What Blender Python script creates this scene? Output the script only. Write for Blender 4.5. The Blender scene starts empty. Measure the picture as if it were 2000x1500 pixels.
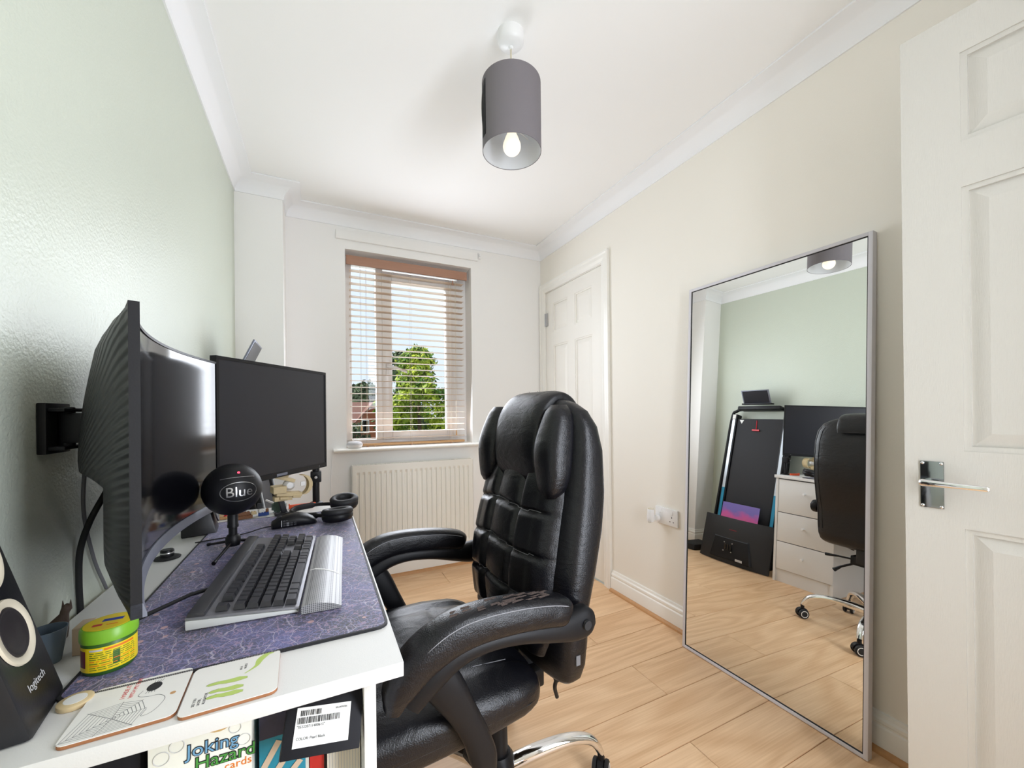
import bpy, bmesh, math, random
from mathutils import Vector, Matrix, Euler
random.seed(7)
PI = math.pi
SC = bpy.context.scene
COL = SC.collection

# ------------------------------------------------------------------ camera
YAW, PITCH, ROLL, FPX, SHIFT_PX, CAMH = 0.4511, 0.0016, 0.0104, 783.23, 53.34, 1.1
cam_data = bpy.data.cameras.new('camera')
cam = bpy.data.objects.new('camera', cam_data)
COL.objects.link(cam)
cam_data.sensor_fit = 'HORIZONTAL'
cam_data.sensor_width = 36.0
cam_data.lens = FPX / 2000.0 * 36.0
cam_data.shift_y = SHIFT_PX / 2000.0
cam_data.clip_start = 0.02
cam_data.clip_end = 500
cam.rotation_mode = 'XYZ'
cam.matrix_world = (Matrix.Translation((0, 0, CAMH)) @ Matrix.Rotation(-YAW, 4, 'Z')
                    @ Matrix.Rotation(PI / 2 + PITCH, 4, 'X') @ Matrix.Rotation(-ROLL, 4, 'Z'))
SC.camera = cam

# ------------------------------------------------------------------ colour management
SC.view_settings.view_transform = 'Standard'
SC.view_settings.look = 'None'
SC.view_settings.exposure = 0.45
SC.view_settings.gamma = 1.0
SC.view_settings.use_curve_mapping = False
try:
    SC.cycles.use_denoising = True
    SC.cycles.max_bounces = 10
    SC.cycles.diffuse_bounces = 6
    SC.cycles.glossy_bounces = 5
    SC.cycles.transparent_max_bounces = 12
    SC.cycles.sample_clamp_indirect = 6.0
    SC.cycles.caustics_reflective = False
    SC.cycles.caustics_refractive = False
except Exception:
    pass

# ------------------------------------------------------------------ world and lights
SKY_STRENGTH = 0.86
world = bpy.data.worlds.new('sky')
SC.world = world
world.use_nodes = True
wn, wl = world.node_tree.nodes, world.node_tree.links
wn.clear()
w_out = wn.new('ShaderNodeOutputWorld')
w_bg = wn.new('ShaderNodeBackground')
w_tc = wn.new('ShaderNodeTexCoord')
w_noise = wn.new('ShaderNodeTexNoise')
w_noise.inputs['Scale'].default_value = 2.2
w_noise.inputs['Detail'].default_value = 6
w_ramp = wn.new('ShaderNodeValToRGB')
w_ramp.color_ramp.elements[0].position = 0.40
w_ramp.color_ramp.elements[0].color = (0.74, 0.85, 1.0, 1)
w_ramp.color_ramp.elements[1].position = 0.62
w_ramp.color_ramp.elements[1].color = (0.93, 0.965, 1.0, 1)
wl.new(w_tc.outputs['Generated'], w_noise.inputs['Vector'])
wl.new(w_noise.outputs['Fac'], w_ramp.inputs['Fac'])
wl.new(w_ramp.outputs['Color'], w_bg.inputs['Color'])
w_bg.inputs['Strength'].default_value = SKY_STRENGTH
wl.new(w_bg.outputs['Background'], w_out.inputs['Surface'])


def add_light(name, kind, loc, energy, color=(1, 1, 1), **kw):
    d = bpy.data.lights.new(name, kind)
    d.energy = energy
    d.color = color
    for k, v in kw.items():
        if k != 'rot':
            setattr(d, k, v)
    o = bpy.data.objects.new(name, d)
    COL.objects.link(o)
    o.location = loc
    if 'rot' in kw:
        o.rotation_euler = kw['rot']
    return o


sun = add_light('sun', 'SUN', (0, 8, 8), 4.6, (1.0, 0.95, 0.86), angle=0.02)
sun.rotation_euler = Vector((0.80, -0.16, -0.62)).to_track_quat('-Z', 'Y').to_euler()
# fill light added in the open doorway behind the camera to brighten the room
doorway_fill = add_light('doorway_fill_light', 'AREA', (0.84, -0.30, 1.15), 21.5, (0.86, 0.91, 1.0), shape='RECTANGLE', size=0.4, size_y=1.6, rot=(PI / 2, 0, math.radians(42)))
# daylight entering through the window opening
window_light = add_light('window_daylight', 'AREA', (0.6, 2.790, 1.48), 11.3, (0.86, 0.91, 1.0), shape='RECTANGLE', size=0.80, size_y=1.02, rot=(-PI / 2 + math.radians(9), 0, 0))
window_light_outer = add_light('window_daylight_outer', 'AREA', (0.6, 3.05, 1.52), 7.0, (0.95, 0.96, 1.0), shape='RECTANGLE', size=0.86, size_y=1.28, rot=(-PI / 2, 0, 0))


# ------------------------------------------------------------------ helpers
def S(r, g, b):
    def f(c):
        c /= 255.0
        return c / 12.92 if c <= 0.04045 else ((c + 0.055) / 1.055) ** 2.4
    return (f(r), f(g), f(b), 1)


MATS = {}


def mat(name, col, rough=0.5, metal=0.0, spec=0.5, bump=0.0, bscale=200.0, bdetail=2.0, var=0.0, vscale=3.0, stretch=None,
        emit=None, estr=0.0, coat=0.0, sheen=0.0, alpha=None):
    m = bpy.data.materials.new(name)
    m.use_nodes = True
    nt = m.node_tree
    p = nt.nodes['Principled BSDF']
    p.inputs['Base Color'].default_value = col
    p.inputs['Roughness'].default_value = rough
    p.inputs['Metallic'].default_value = metal
    p.inputs['Specular IOR Level'].default_value = spec
    if coat:
        p.inputs['Coat Weight'].default_value = coat
        p.inputs['Coat Roughness'].default_value = 0.1
    if sheen:
        p.inputs['Sheen Weight'].default_value = sheen
    if emit:
        p.inputs['Emission Color'].default_value = emit
        p.inputs['Emission Strength'].default_value = estr
    tc = nt.nodes.new('ShaderNodeTexCoord')
    mp = nt.nodes.new('ShaderNodeMapping')
    nt.links.new(tc.outputs['Object'], mp.inputs['Vector'])
    if stretch:
        mp.inputs['Scale'].default_value = stretch
    if var:
        n = nt.nodes.new('ShaderNodeTexNoise')
        n.inputs['Scale'].default_value = vscale
        n.inputs['Detail'].default_value = 4
        nt.links.new(mp.outputs['Vector'], n.inputs['Vector'])
        mx = nt.nodes.new('ShaderNodeMix')
        mx.data_type = 'RGBA'
        mx.inputs['A'].default_value = tuple(c * (1 - var) for c in col[:3]) + (1,)
        mx.inputs['B'].default_value = tuple(min(1, c * (1 + var)) for c in col[:3]) + (1,)
        nt.links.new(n.outputs['Fac'], mx.inputs['Factor'])
        nt.links.new(mx.outputs['Result'], p.inputs['Base Color'])
    if bump:
        n2 = nt.nodes.new('ShaderNodeTexNoise')
        n2.inputs['Scale'].default_value = bscale
        n2.inputs['Detail'].default_value = bdetail
        nt.links.new(mp.outputs['Vector'], n2.inputs['Vector'])
        b = nt.nodes.new('ShaderNodeBump')
        b.inputs['Strength'].default_value = bump
        b.inputs['Distance'].default_value = 0.002
        nt.links.new(n2.outputs['Fac'], b.inputs['Height'])
        nt.links.new(b.outputs['Normal'], p.inputs['Normal'])
    MATS[name] = m
    return m


class B:
    """collects vertices and faces, builds ONE mesh object"""
    def __init__(self):
        self.v, self.f = [], []

    def add(self, vs, fs):
        o = len(self.v)
        self.v += [tuple(p) for p in vs]
        self.f += [tuple(i + o for i in q) for q in fs]
        return self

    def box(self, x0, x1, y0, y1, z0, z1):
        return self.hex([(x0, y0, z0), (x1, y0, z0), (x1, y1, z0), (x0, y1, z0), (x0, y0, z1), (x1, y0, z1), (x1, y1, z1), (x0, y1, z1)])

    def hex(self, p):
        return self.add(p, [(0, 3, 2, 1), (4, 5, 6, 7), (0, 1, 5, 4), (1, 2, 6, 5), (2, 3, 7, 6), (3, 0, 4, 7)])

    def loft(self, rings, cap0=True, cap1=True, closed=True, loop=False):
        n = len(rings[0])
        vs = [p for r in rings for p in r]
        fs = []
        R = len(rings)
        for i in range(R if loop else R - 1):
            a, b = i * n, ((i + 1) % R) * n
            for j in range(n if closed else n - 1):
                k = (j + 1) % n
                fs.append((a + j, a + k, b + k, b + j))
        if cap0 and not loop:
            fs.append(tuple(range(n - 1, -1, -1)))
        if cap1 and not loop:
            fs.append(tuple((R - 1) * n + j for j in range(n)))
        return self.add(vs, fs)

    def tube(self, path, r, n=8, loop=False):
        path = [Vector(p) for p in path]
        rs = r if isinstance(r, (list, tuple)) else [r] * len(path)
        rings = []
        prev = None
        N = len(path)
        for i, p in enumerate(path):
            if loop:
                t = (path[(i + 1) % N] - path[i - 1]).normalized()
            else:
                t = (path[min(i + 1, N - 1)] - path[max(i - 1, 0)]).normalized()
            if prev is None:
                u = t.orthogonal().normalized()
            else:
                u = (prev - t * prev.dot(t)).normalized()
            prev = u
            w = t.cross(u)
            rings.append([p + (u * math.cos(a) + w * math.sin(a)) * rs[i] for a in [2 * PI * j / n for j in range(n)]])
        return self.loft(rings, loop=loop)

    def lathe(self, prof, c=(0, 0, 0), n=24, axis='z', rot=None, ring=False):
        rings = []
        for r, h in prof:
            ring_ = []
            for j in range(n):
                a = 2 * PI * j / n
                x, y = r * math.cos(a), r * math.sin(a)
                q = Vector((x, y, h)) if axis == 'z' else (Vector((h, x, y)) if axis == 'x' else Vector((y, h, x)))
                if rot is not None:
                    q = rot @ q
                ring_.append(q + Vector(c))
            rings.append(ring_)
        return self.loft(rings, loop=ring)

    def prism(self, poly, axis, a, b):
        def P(u, v, w):
            return (w, u, v) if axis == 'x' else ((u, w, v) if axis == 'y' else (u, v, w))
        return self.loft([[P(u, v, a) for u, v in poly], [P(u, v, b) for u, v in poly]])

    def grid(self, pts):
        n = len(pts[0])
        vs = [p for r in pts for p in r]
        fs = [(i * n + j, i * n + j + 1, (i + 1) * n + j + 1, (i + 1) * n + j) for i in range(len(pts) - 1) for j in range(n - 1)]
        return self.add(vs, fs)

    def xf(self, M, start=0):
        for i in range(start, len(self.v)):
            self.v[i] = tuple(M @ Vector(self.v[i]))
        return self

    def build(self, name, m, parent=None, smooth=None, bevel=0.0, seg=2, origin=None, kind=None, sub=0):
        me = bpy.data.meshes.new(name)
        off = Vector((0, 0, 0))
        if origin is not None:
            off = Vector(origin)
        elif parent is not None and parent.get('world_built'):
            off = Vector(parent['base'])
        vs = [tuple(Vector(p) - off) for p in self.v]
        me.from_pydata(vs, [], self.f)
        bm = bmesh.new()
        bm.from_mesh(me)
        bmesh.ops.recalc_face_normals(bm, faces=bm.faces)
        if bevel:
            es = [e for e in bm.edges if len(e.link_faces) == 2 and e.calc_face_angle(0) > 0.6]
            bmesh.ops.bevel(bm, geom=es, offset=bevel, segments=seg, affect='EDGES', clamp_overlap=True, profile=0.6)
        bm.to_mesh(me)
        bm.free()
        if smooth or bevel:
            me.polygons.foreach_set('use_smooth', [True] * len(me.polygons))
            me.set_sharp_from_angle(angle=math.radians(smooth if smooth else 40))
        me.materials.append(m if not isinstance(m, str) else MATS[m])
        o = bpy.data.objects.new(name, me)
        COL.objects.link(o)
        if origin is not None:
            o.location = off
        if parent is not None:
            o.parent = parent
            if parent.get('world_built') and parent.type == 'MESH':
                pass
        if kind:
            o['kind'] = kind
        if sub:
            md = o.modifiers.new('sub', 'SUBSURF')
            md.levels = sub
            md.render_levels = sub
        # children of a part share the thing's frame
        o['world_built'] = bool(parent.get('world_built')) if parent is not None else False
        if parent is not None and parent.get('world_built'):
            o['base'] = tuple(parent['base'])
        elif origin is not None:
            o['world_built'] = True
            o['base'] = tuple(off)
        return o


def thing(name, label, cat, loc=(0, 0, 0), rot=(0, 0, 0), group=None, local=False):
    """an Empty at the thing's base; parts are given in world coordinates unless local"""
    o = bpy.data.objects.new(name, None)
    COL.objects.link(o)
    o.location = loc
    o.rotation_euler = rot
    o.empty_display_size = 0.05
    o['label'] = label
    o['category'] = cat
    if group:
        o['group'] = group
    o['world_built'] = not local
    o['base'] = tuple(loc)
    return o


def tag(o, label, cat, group=None):
    o['label'] = label
    o['category'] = cat
    if group:
        o['group'] = group
    return o


def struct(o, label=None, cat=None):
    o['kind'] = 'structure'
    if label:
        o['label'] = label
        o['category'] = cat
    return o


def room_thing(name, label, cat, loc=(0, 0, 0), rot=(0, 0, 0), local=False):
    o = thing(name, label, cat, loc, rot, local=local)
    o['kind'] = 'structure'
    return o


def link_copy(src, parent, loc=None, rot=None):
    c = src.copy()
    COL.objects.link(c)
    c.parent = parent
    if loc is not None:
        c.location = loc
    if rot is not None:
        c.rotation_euler = rot
    return c


def sell(hx, hy, n=32, p=2.6):
    r = []
    for j in range(n):
        a = 2 * PI * j / n
        c, s = math.cos(a), math.sin(a)
        r.append((hx * math.copysign(abs(c) ** (2 / p), c), hy * math.copysign(abs(s) ** (2 / p), s)))
    return r


def text(name, s, size, m, parent, M, extrude=0.0001, align='LEFT', spacing=1.0, shear=0.0, bold=0.0):
    cu = bpy.data.curves.new(name, 'FONT')
    cu.body = s
    cu.size = size
    cu.extrude = extrude
    cu.align_x = align
    cu.space_character = spacing
    cu.shear = shear
    cu.offset = bold
    cu.resolution_u = 3
    t = bpy.data.objects.new(name + '_src', cu)
    me = bpy.data.meshes.new_from_object(t)
    bpy.data.objects.remove(t)
    me.materials.clear()
    me.materials.append(MATS[m])
    off = Vector((0, 0, 0))
    if parent.get('world_built'):
        off = Vector(parent['base'])
    me.transform(Matrix.Translation(-off) @ M)
    o = bpy.data.objects.new(name, me)
    COL.objects.link(o)
    o.parent = parent
    return o


def frame(o, x, y):
    """matrix from an origin and two axes (lettering: x along the line, y up the letters)"""
    x, y = Vector(x).normalized(), Vector(y)
    y = (y - x * y.dot(x)).normalized()
    z = x.cross(y)
    M = Matrix((x, y, z)).transposed().to_4x4()
    M.translation = Vector(o)
    return M


def interp(tab, t):
    if t <= tab[0][0]:
        return tab[0][1:]
    for a, b in zip(tab, tab[1:]):
        if t <= b[0]:
            k = (t - a[0]) / (b[0] - a[0])
            return tuple(p + (q - p) * k for p, q in zip(a[1:], b[1:]))
    return tab[-1][1:]


def smooth_path(pts, n=6):
    """Catmull-Rom"""
    P = [Vector(p) for p in pts]
    P = [P[0] * 2 - P[1]] + P + [P[-1] * 2 - P[-2]]
    out = []
    for i in range(1, len(P) - 2):
        for k in range(n):
            t = k / n
            a, b, c, d = P[i - 1], P[i], P[i + 1], P[i + 2]
            out.append(0.5 * ((2 * b) + (c - a) * t + (2 * a - 5 * b + 4 * c - d) * t * t + (3 * b - a - 3 * c + d) * t ** 3))
    out.append(P[-2])
    return out


# ------------------------------------------------------------------ materials
mat('wall_cream', S(242, 238, 229), 0.75, bump=0.12, bscale=260)
mat('wall_white', S(243, 242, 240), 0.75, bump=0.12, bscale=260)
mat('ceiling_white', S(246, 246, 245), 0.85, bump=0.06, bscale=200)
mat('cornice_white', S(243, 244, 246), 0.7)
mat('gloss_white', S(244, 242, 236), 0.30)
mat('door_white', S(210, 207, 200), 0.34, bump=0.25, bscale=60, bdetail=5, stretch=(14, 14, 1.0))
mat('door_plain', S(240, 237, 230), 0.4)
mat('upvc', S(246, 246, 246), 0.25)
mat('chrome', (0.86, 0.86, 0.87, 1), 0.06, 1.0)
mat('dark_chrome', (0.30, 0.32, 0.33, 1), 0.10, 1.0)
mat('steel', (0.55, 0.55, 0.56, 1), 0.3, 1.0)
mat('alu_frame', S(212, 210, 216), 0.4, 0.0)
mat('rubber_black', S(20, 20, 22), 0.7)
mat('black_plastic', S(18, 18, 21), 0.45, spec=0.28, bump=0.05, bscale=400)
mat('black_gloss', S(14, 14, 17), 0.12)
mat('black_matte', S(26, 26, 29), 0.6)
mat('grey_fabric', S(122, 117, 121), 0.95, bump=0.3, bscale=900)
mat('lamp_lining', S(215, 218, 222), 0.7)
mat('white_plastic', S(240, 240, 240), 0.35)
mat('cream_cord', S(214, 205, 185), 0.6)
mat('laminate_white', S(222, 221, 219), 0.45, bump=0.08, bscale=500)
mat('blind_brown', S(168, 126, 104), 0.45, var=0.1, vscale=20, stretch=(0.3, 4, 4))
mat('slat_cream', S(214, 190, 166), 0.4, var=0.04, vscale=20, stretch=(0.3, 4, 4))
mat('tan_wood', S(196, 152, 104), 0.5, var=0.15, vscale=30, stretch=(0.3, 4, 4))
mat('radiator_white', S(240, 238, 230), 0.32)
mat('speaker_fabric', S(196, 196, 198), 0.9, bump=0.3, bscale=1200)
mat('leather', S(13, 13, 18), 0.30, spec=0.42, bump=0.35, bscale=420, bdetail=3, var=0.25, vscale=8)
mat('leather_fold', S(12, 12, 16), 0.40, bump=0.35, bscale=420, bdetail=3)
mat('stitch', S(150, 150, 156), 0.7)
mat('frayed', S(78, 66, 62), 0.9, bump=0.8, bscale=500)
mat('bead_wood', S(196, 146, 96), 0.5, var=0.15, vscale=25, stretch=(4, 4, 4))
mat('green_plastic', S(122, 178, 44), 0.35)
mat('green_dark', S(52, 96, 34), 0.4)
mat('label_yellow', S(236, 208, 26), 0.4)
mat('ink_blue', S(36, 60, 158), 0.5)
mat('ink_orange', S(226, 120, 30), 0.5)
mat('ink_green', S(90, 120, 40), 0.5)
mat('ink_red', S(196, 52, 56), 0.5)
mat('ink_maroon', S(110, 24, 44), 0.5)
mat('ink_black', S(34, 34, 38), 0.6)
mat('ink_grey', S(110, 110, 114), 0.6)
mat('ink_lightgrey', S(196, 196, 198), 0.6)
mat('coaster_face', S(240, 238, 234), 0.35, var=0.03, vscale=30)
mat('cork_brown', S(158, 104, 66), 0.7)
mat('croc_green', S(186, 208, 110), 0.5)
mat('paper_white', S(238, 238, 236), 0.6)
mat('cream_ring', S(222, 212, 190), 0.45)
mat('cone_dark', S(44, 40, 42), 0.5)
mat('speaker_black', S(28, 28, 32), 0.38, bump=0.05, bscale=300)
mat('led_red', S(255, 40, 60), 0.4, emit=(1.0, 0.05, 0.1, 1), estr=2.0)
mat('bulb_painted_glow', S(255, 244, 225), 0.4, emit=(1.0, 0.86, 0.66, 1), estr=0.58)  # bulb is off; its reflected brightness is put in as weak emission
mat('tan_toy', S(206, 184, 140), 0.55, var=0.15, vscale=60)
mat('toy_brown', S(128, 84, 52), 0.6)
mat('toy_grey', S(130, 136, 138), 0.6)
mat('toy_green', S(78, 100, 92), 0.6)
mat('toy_blue', S(40, 70, 140), 0.4)
mat('toy_white', S(230, 228, 224), 0.4)
mat('orange', S(238, 92, 48), 0.4)
mat('red_plastic', S(206, 32, 48), 0.4)
mat('red_cover', S(196, 44, 40), 0.4, var=0.3, vscale=40)
mat('teal_cover', S(34, 138, 164), 0.4)
mat('navy_cover', S(48, 50, 74), 0.45, var=0.4, vscale=60)
mat('box_white', S(236, 236, 226), 0.5)
mat('dark_box', S(18, 18, 24), 0.6, spec=0.25)
mat('magenta', S(150, 22, 96), 0.5)
mat('page_edge', S(226, 220, 206), 0.8, bump=0.4, bscale=300, stretch=(1, 1, 0.02))
mat('cup_blue', S(96, 110, 124), 0.25)
mat('cat_brown', S(78, 62, 52), 0.6)
mat('card_tan', S(206, 184, 160), 0.8)
mat('slice_wood', S(214, 192, 150), 0.6, var=0.2, vscale=60)
mat('rail_silver', S(196, 204, 212), 0.3, 0.6)
mat('rail_blue', S(40, 140, 176), 0.35, 0.2)
mat('belt_black', S(40, 40, 44), 0.75, bump=0.2, bscale=400)
mat('key_black', S(40, 40, 45), 0.30)
mat('plate_alu', S(128, 128, 134), 0.38, 0.5)
mat('kb_black', S(44, 44, 48), 0.4)
mat('silver_side', S(206, 208, 206), 0.4)
mat('chin_silver', S(120, 124, 138), 0.35, 0.4)
mat('brick', S(146, 86, 62), 0.9, var=0.15, vscale=20)
mat('roof_tile', S(116, 82, 74), 0.9)
mat('render_grey', S(170, 168, 166), 0.9)
mat('bark', S(84, 66, 48), 0.9)
mat('lawn', S(96, 110, 70), 0.95, var=0.3, vscale=2)
mat('asphalt', S(128, 128, 130), 0.95)
mat('far_green', S(78, 104, 52), 0.8)


def leather_wrinkles(name):
    m = MATS[name]
    nt = m.node_tree
    bump = next(n for n in nt.nodes if n.type == 'BUMP')
    tc = nt.nodes['Texture Coordinate']
    mp = nt.nodes.new('ShaderNodeMapping')
    mp.inputs['Scale'].default_value = (1.0, 1.0, 1.9)
    n = nt.nodes.new('ShaderNodeTexNoise')
    n.inputs['Scale'].default_value = 16
    n.inputs['Detail'].default_value = 2
    n.inputs['Distortion'].default_value = 1.2
    b = nt.nodes.new('ShaderNodeBump')
    b.inputs['Strength'].default_value = 0.16
    b.inputs['Distance'].default_value = 0.012
    nt.links.new(tc.outputs['Object'], mp.inputs['Vector'])
    nt.links.new(mp.outputs['Vector'], n.inputs['Vector'])
    nt.links.new(n.outputs['Fac'], b.inputs['Height'])
    nt.links.new(b.outputs['Normal'], bump.inputs['Normal'])


leather_wrinkles('leather')


def leaf_mat(name, c1, c2):
    m = mat(name, c1, 0.6)
    nt = m.node_tree
    p = nt.nodes['Principled BSDF']
    tc = nt.nodes['Texture Coordinate']
    n = nt.nodes.new('ShaderNodeTexNoise')
    n.inputs['Scale'].default_value = 1.6
    n.inputs['Detail'].default_value = 5
    mx = nt.nodes.new('ShaderNodeValToRGB')
    mx.color_ramp.elements[0].color = c1
    mx.color_ramp.elements[0].position = 0.38
    mx.color_ramp.elements[1].color = c2
    mx.color_ramp.elements[1].position = 0.62
    nt.links.new(tc.outputs['Object'], n.inputs['Vector'])
    nt.links.new(n.outputs['Fac'], mx.inputs['Fac'])
    nt.links.new(mx.outputs['Color'], p.inputs['Base Color'])
    return m


leaf_mat('leaf_bright', S(66, 112, 18), S(172, 186, 44))
leaf_mat('leaf_dark', S(44, 66, 40), S(76, 100, 58))


def green_wall_material():
    m = mat('wall_sage', S(203, 210, 196), 0.36, spec=0.5)
    nt = m.node_tree
    p = nt.nodes['Principled BSDF']
    tc = nt.nodes['Texture Coordinate']
    n1 = nt.nodes.new('ShaderNodeTexNoise')
    n1.inputs['Scale'].default_value = 170
    n1.inputs['Detail'].default_value = 3
    n2 = nt.nodes.new('ShaderNodeTexNoise')
    n2.inputs['Scale'].default_value = 3.0
    n2.inputs['Detail'].default_value = 3
    b = nt.nodes.new('ShaderNodeBump')
    b.inputs['Strength'].default_value = 0.42
    b.inputs['Distance'].default_value = 0.003
    b2 = nt.nodes.new('ShaderNodeBump')
    b2.inputs['Strength'].default_value = 0.25
    b2.inputs['Distance'].default_value = 0.02
    ra = nt.nodes.new('ShaderNodeMapRange')
    ra.inputs['To Min'].default_value = 0.30
    ra.inputs['To Max'].default_value = 0.44
    for n in (n1, n2):
        nt.links.new(tc.outputs['Object'], n.inputs['Vector'])
    nt.links.new(n1.outputs['Fac'], b.inputs['Height'])
    nt.links.new(n2.outputs['Fac'], b2.inputs['Height'])
    nt.links.new(b2.outputs['Normal'], b.inputs['Normal'])
    nt.links.new(n2.outputs['Fac'], ra.inputs['Value'])
    nt.links.new(ra.outputs['Result'], p.inputs['Roughness'])
    nt.links.new(b.outputs['Normal'], p.inputs['Normal'])


green_wall_material()


def floor_material():
    m = mat('oak_plank', S(206, 166, 118), 0.42)
    nt = m.node_tree
    p = nt.nodes['Principled BSDF']
    tc = nt.nodes['Texture Coordinate']
    oi = nt.nodes.new('ShaderNodeObjectInfo')
    mp = nt.nodes.new('ShaderNodeMapping')
    mp.inputs['Scale'].default_value = (1.1, 7.0, 1.0)
    comb = nt.nodes.new('ShaderNodeCombineXYZ')
    mul = nt.nodes.new('ShaderNodeMath')
    mul.operation = 'MULTIPLY'
    mul.inputs[1].default_value = 40
    nt.links.new(oi.outputs['Random'], mul.inputs[0])
    nt.links.new(mul.outputs[0], comb.inputs['X'])
    nt.links.new(mul.outputs[0], comb.inputs['Y'])
    nt.links.new(comb.outputs['Vector'], mp.inputs['Location'])
    nt.links.new(tc.outputs['Object'], mp.inputs['Vector'])
    # cathedral grain: rings of a distorted wave
    nz = nt.nodes.new('ShaderNodeTexNoise')
    nz.inputs['Scale'].default_value = 1.0
    nz.inputs['Detail'].default_value = 1.5
    nt.links.new(mp.outputs['Vector'], nz.inputs['Vector'])
    mu2 = nt.nodes.new('ShaderNodeMath')
    mu2.operation = 'MULTIPLY'
    mu2.inputs[1].default_value = 42.0
    nt.links.new(nz.outputs['Fac'], mu2.inputs[0])
    sn = nt.nodes.new('ShaderNodeMath')
    sn.operation = 'SINE'
    nt.links.new(mu2.outputs[0], sn.inputs[0])
    # fine fibres
    mp2 = nt.nodes.new('ShaderNodeMapping')
    mp2.inputs['Scale'].default_value = (4.0, 160.0, 1.0)
    nt.links.new(comb.outputs['Vector'], mp2.inputs['Location'])
    nt.links.new(tc.outputs['Object'], mp2.inputs['Vector'])
    nf = nt.nodes.new('ShaderNodeTexNoise')
    nf.inputs['Scale'].default_value = 1.0
    nf.inputs['Detail'].default_value = 4
    nt.links.new(mp2.outputs['Vector'], nf.inputs['Vector'])
    r1 = nt.nodes.new('ShaderNodeMapRange')
    r1.inputs['From Min'].default_value = -1
    r1.inputs['From Max'].default_value = 1
    r1.inputs['To Min'].default_value = 0.0
    r1.inputs['To Max'].default_value = 0.25
    nt.links.new(sn.outputs[0], r1.inputs['Value'])
    a = nt.nodes.new('ShaderNodeMath')
    a.operation = 'MULTIPLY_ADD'
    a.inputs[1].default_value = 0.7
    nt.links.new(nf.outputs['Fac'], a.inputs[0])
    nt.links.new(r1.outputs['Result'], a.inputs[2])
    a2 = nt.nodes.new('ShaderNodeMath')
    a2.operation = 'MULTIPLY_ADD'
    a2.inputs[1].default_value = 0.16
    nt.links.new(oi.outputs['Random'], a2.inputs[0])
    nt.links.new(a.outputs[0], a2.inputs[2])
    cr = nt.nodes.new('ShaderNodeValToRGB')
    cr.color_ramp.elements[0].position = 0.2
    cr.color_ramp.elements[0].color = S(244, 208, 167)
    cr.color_ramp.elements[1].position = 0.85
    cr.color_ramp.elements[1].color = S(212, 168, 124)
    nt.links.new(a2.outputs[0], cr.inputs['Fac'])
    nt.links.new(cr.outputs['Color'], p.inputs['Base Color'])
    bm = nt.nodes.new('ShaderNodeBump')
    bm.inputs['Strength'].default_value = 0.05
    nt.links.new(nf.outputs['Fac'], bm.inputs['Height'])
    nt.links.new(bm.outputs['Normal'], p.inputs['Normal'])


floor_material()


def glass_material():
    m = bpy.data.materials.new('pane_glass')
    m.use_nodes = True
    nt = m.node_tree
    nt.nodes.clear()
    out = nt.nodes.new('ShaderNodeOutputMaterial')
    tr = nt.nodes.new('ShaderNodeBsdfTransparent')
    tr.inputs['Color'].default_value = (0.97, 0.98, 0.98, 1)
    gl = nt.nodes.new('ShaderNodeBsdfGlossy')
    gl.inputs['Roughness'].default_value = 0.0
    fr = nt.nodes.new('ShaderNodeFresnel')
    fr.inputs['IOR'].default_value = 1.3
    mx = nt.nodes.new('ShaderNodeMixShader')
    nt.links.new(fr.outputs[0], mx.inputs[0])
    nt.links.new(tr.outputs[0], mx.inputs[1])
    nt.links.new(gl.outputs[0], mx.inputs[2])
    nt.links.new(mx.outputs[0], out.inputs['Surface'])
    MATS['pane_glass'] = m
    mat('mirror_silver', (0.93, 0.95, 0.93, 1), 0.0, 1.0)
    mat('screen_gloss', S(12, 12, 16), 0.10, spec=0.6)
    mat('screen_matte', S(22, 23, 32), 0.36, spec=0.42)


glass_material()


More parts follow.
